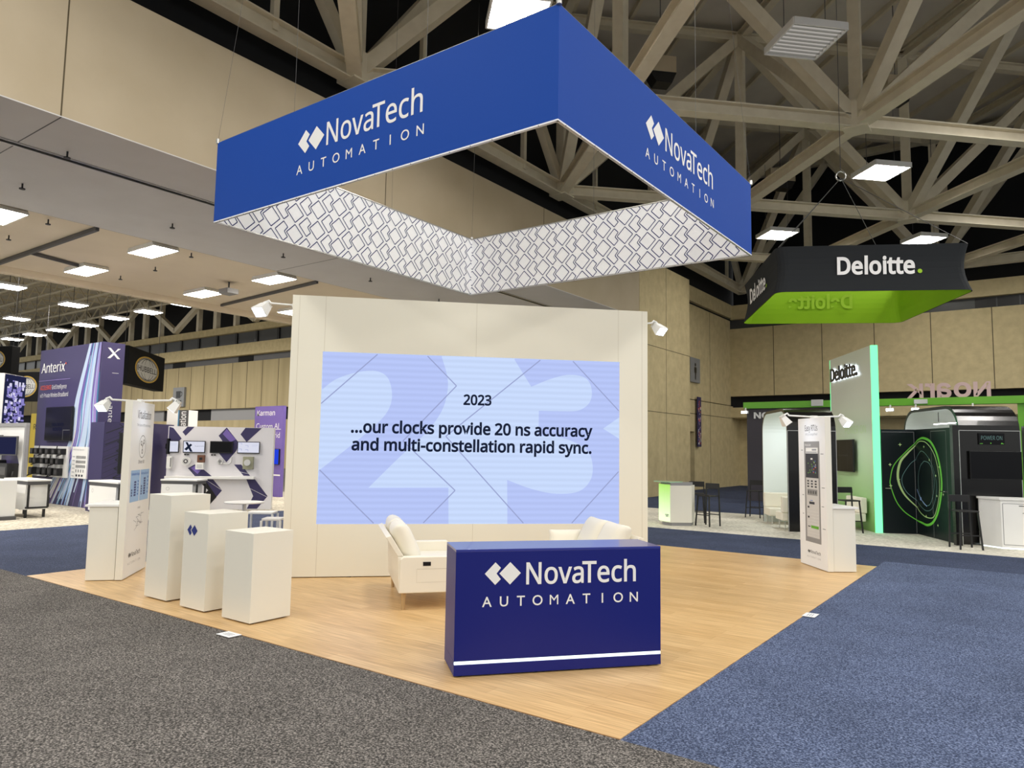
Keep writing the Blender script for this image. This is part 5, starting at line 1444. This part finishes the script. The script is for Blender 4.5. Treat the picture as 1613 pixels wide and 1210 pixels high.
q = wall_dev('tall narrow white device at the left end of the chevron wall'); MB(white).box(-2.87, -2.74, -0.14, 0, 1.15, 1.49).build('body', q, bevel=0.01); MB(greydk).slabf(front(-0.14), -2.77, -2.75, 1.2, 1.45, 0, 0.004).build('slot', q)
for u, lb in ((-2.41, 'second'), (-1.68, 'third')):
    q = thing('pull_hook', 'pair of small dark hooks under the %s monitor of the chevron wall' % lb, 'hook', o, 45, 'hooks on the chevron wall')
    m = MB(blackp).box(u-0.02, u+0.02, -0.05, 0, 1.53, 1.56); m.box(u+0.06, u+0.10, -0.05, 0, 1.53, 1.56); m.box(u-0.02, u+0.10, -0.02, 0, 1.555, 1.565); m.build('hook_bar', q)

# pale round table and two stools in the aisle
t = thing('round_table', 'round white pedestal table before the chevron wall', 'table', (-10.28, 4.13, 0.006), 0)
MB(white).lathe([(0.36, 0.725), (0.37, 0.735), (0.37, 0.75), (0.0, 0.752)], n=36).build('tabletop', t, smooth=30)
MB(white).lathe([(0.2, 0.0), (0.2, 0.015), (0.04, 0.035), (0.035, 0.7), (0.1, 0.725)], n=24).build('pedestal', t, smooth=30)
def cube_stool(label, loc, rot, sx, sy, h):
    t = thing('white_stool', label, 'stool', loc, rot, 'white stools by the round table')
    MB(white).box(-sx, sx, -sy, sy, h-0.045, h).build('seat', t, bevel=0.01)
    for a in (-1, 1):
        for b in (-1, 1): MB(white).box(a*sx-0.02 if a < 0 else a*sx-0.02, a*sx+0.02, b*sy-0.02, b*sy+0.02, 0, h-0.045).build('leg', t)
    return t
cube_stool('wide white stool behind the lowest pedestal, under the chevron wall', (-11.15, 5.15, 0.006), 38, 0.28, 0.2, 0.45)
cube_stool('white square stool beside the left edge of the tall cream wall', (-9.85, 4.5, 0.006), 38, 0.18, 0.18, 0.45)

# purple banner and white lettered tower behind the chevron wall
t = thing('purple_banner', 'tall violet banner wall with white lettering right of the chevron wall', 'banner', (-21.5, 12.0, 0.006), 0)
m = MB(violet).box(0, 1.7, 0, 0.12, 0, 3.28); m.use(letterw); F = front(0.0)
m.rect(F, 1.1, 1.6, 2.42, 2.44, 0.004)
m.rect(F, 0.95, 1.66, 0.75, 0.8, 0.004)
m.build('panel', t)
m = MB(letterw).text('Karman', F, 0.13, 2.94, 0.19, width=1.08, d=0.004, bold=0.004, font=GROTESK); m.text('Custom AI', F, 0.11, 2.45, 0.2, width=1.36, d=0.004, font=None); m.text('for the grid', F, 0.11, 2.12, 0.2, width=1.44, d=0.004, font=None); m.build('lettering', t)
tv = thing('wall_screen', 'small screen lit white and blue on the violet banner wall', 'screen', (-21.5, 12.0, 0.006), 0)
MB(blackp).box(0.9, 1.62, -0.06, -0.012, 1.15, 1.72).build('casing', tv); m = MB(scr_white).slabf(front(-0.06), 0.92, 1.26, 1.17, 1.7, 0, 0.002); m.use(scr_blue).slabf(front(-0.06), 1.26, 1.6, 1.17, 1.7, 0, 0.002); m.build('display', tv)
MB(blackp).box(1.2, 1.3, -0.02, 0, 1.3, 1.5).build('bracket', tv)
t = thing('lettered_tower', 'white and dark lettered tower rising behind the chevron wall', 'tower', (-22.95, 9.4, 0.006), 30)
MB(white).box(0, 0.82, 0, 0.6, 0, 3.05).build('body', t)
F = front(0.0); m = MB(greydk).rect(F, 0.46, 0.81, 0, 3.05, 0.003); m.use(teal).rect(F, 0.42, 0.46, 0, 3.05, 0.003); m.build('dark_stripe', t)
Fv = Fr((0.72, 0, 0), (0, 0, 1), (0, -1, 0), (-1, 0, 0)); m = MB(letterw).text('substation', Fv, 1.9, 0.0, 0.22, width=1.1, d=0.006, bold=0.01); m.build('lettering', t)
# coffee sign on the far wall
t = thing('cafe_sign', 'grey plate with a dark coffee cup on the far concrete wall', 'sign', (-62.2, 32.0, 0), 0)
F = front(0.0)
MB(signgrey).slabf(F, -0.95, 0.95, 5.25, 7.05, 0, 0.2).build('plate', t)
m = MB(blackp).plate(F, [(-0.42, 6.7), (0.38, 6.7), (0.34, 6.05), (-0.38, 6.05)], 0.21); m.strip(F, [(0.38, 6.62), (0.62, 6.55), (0.6, 6.3), (0.36, 6.2)], 0.09, 0.21); m.rect(F, -0.6, 0.55, 5.72, 5.84, 0.21); m.build('cup_symbol', t)
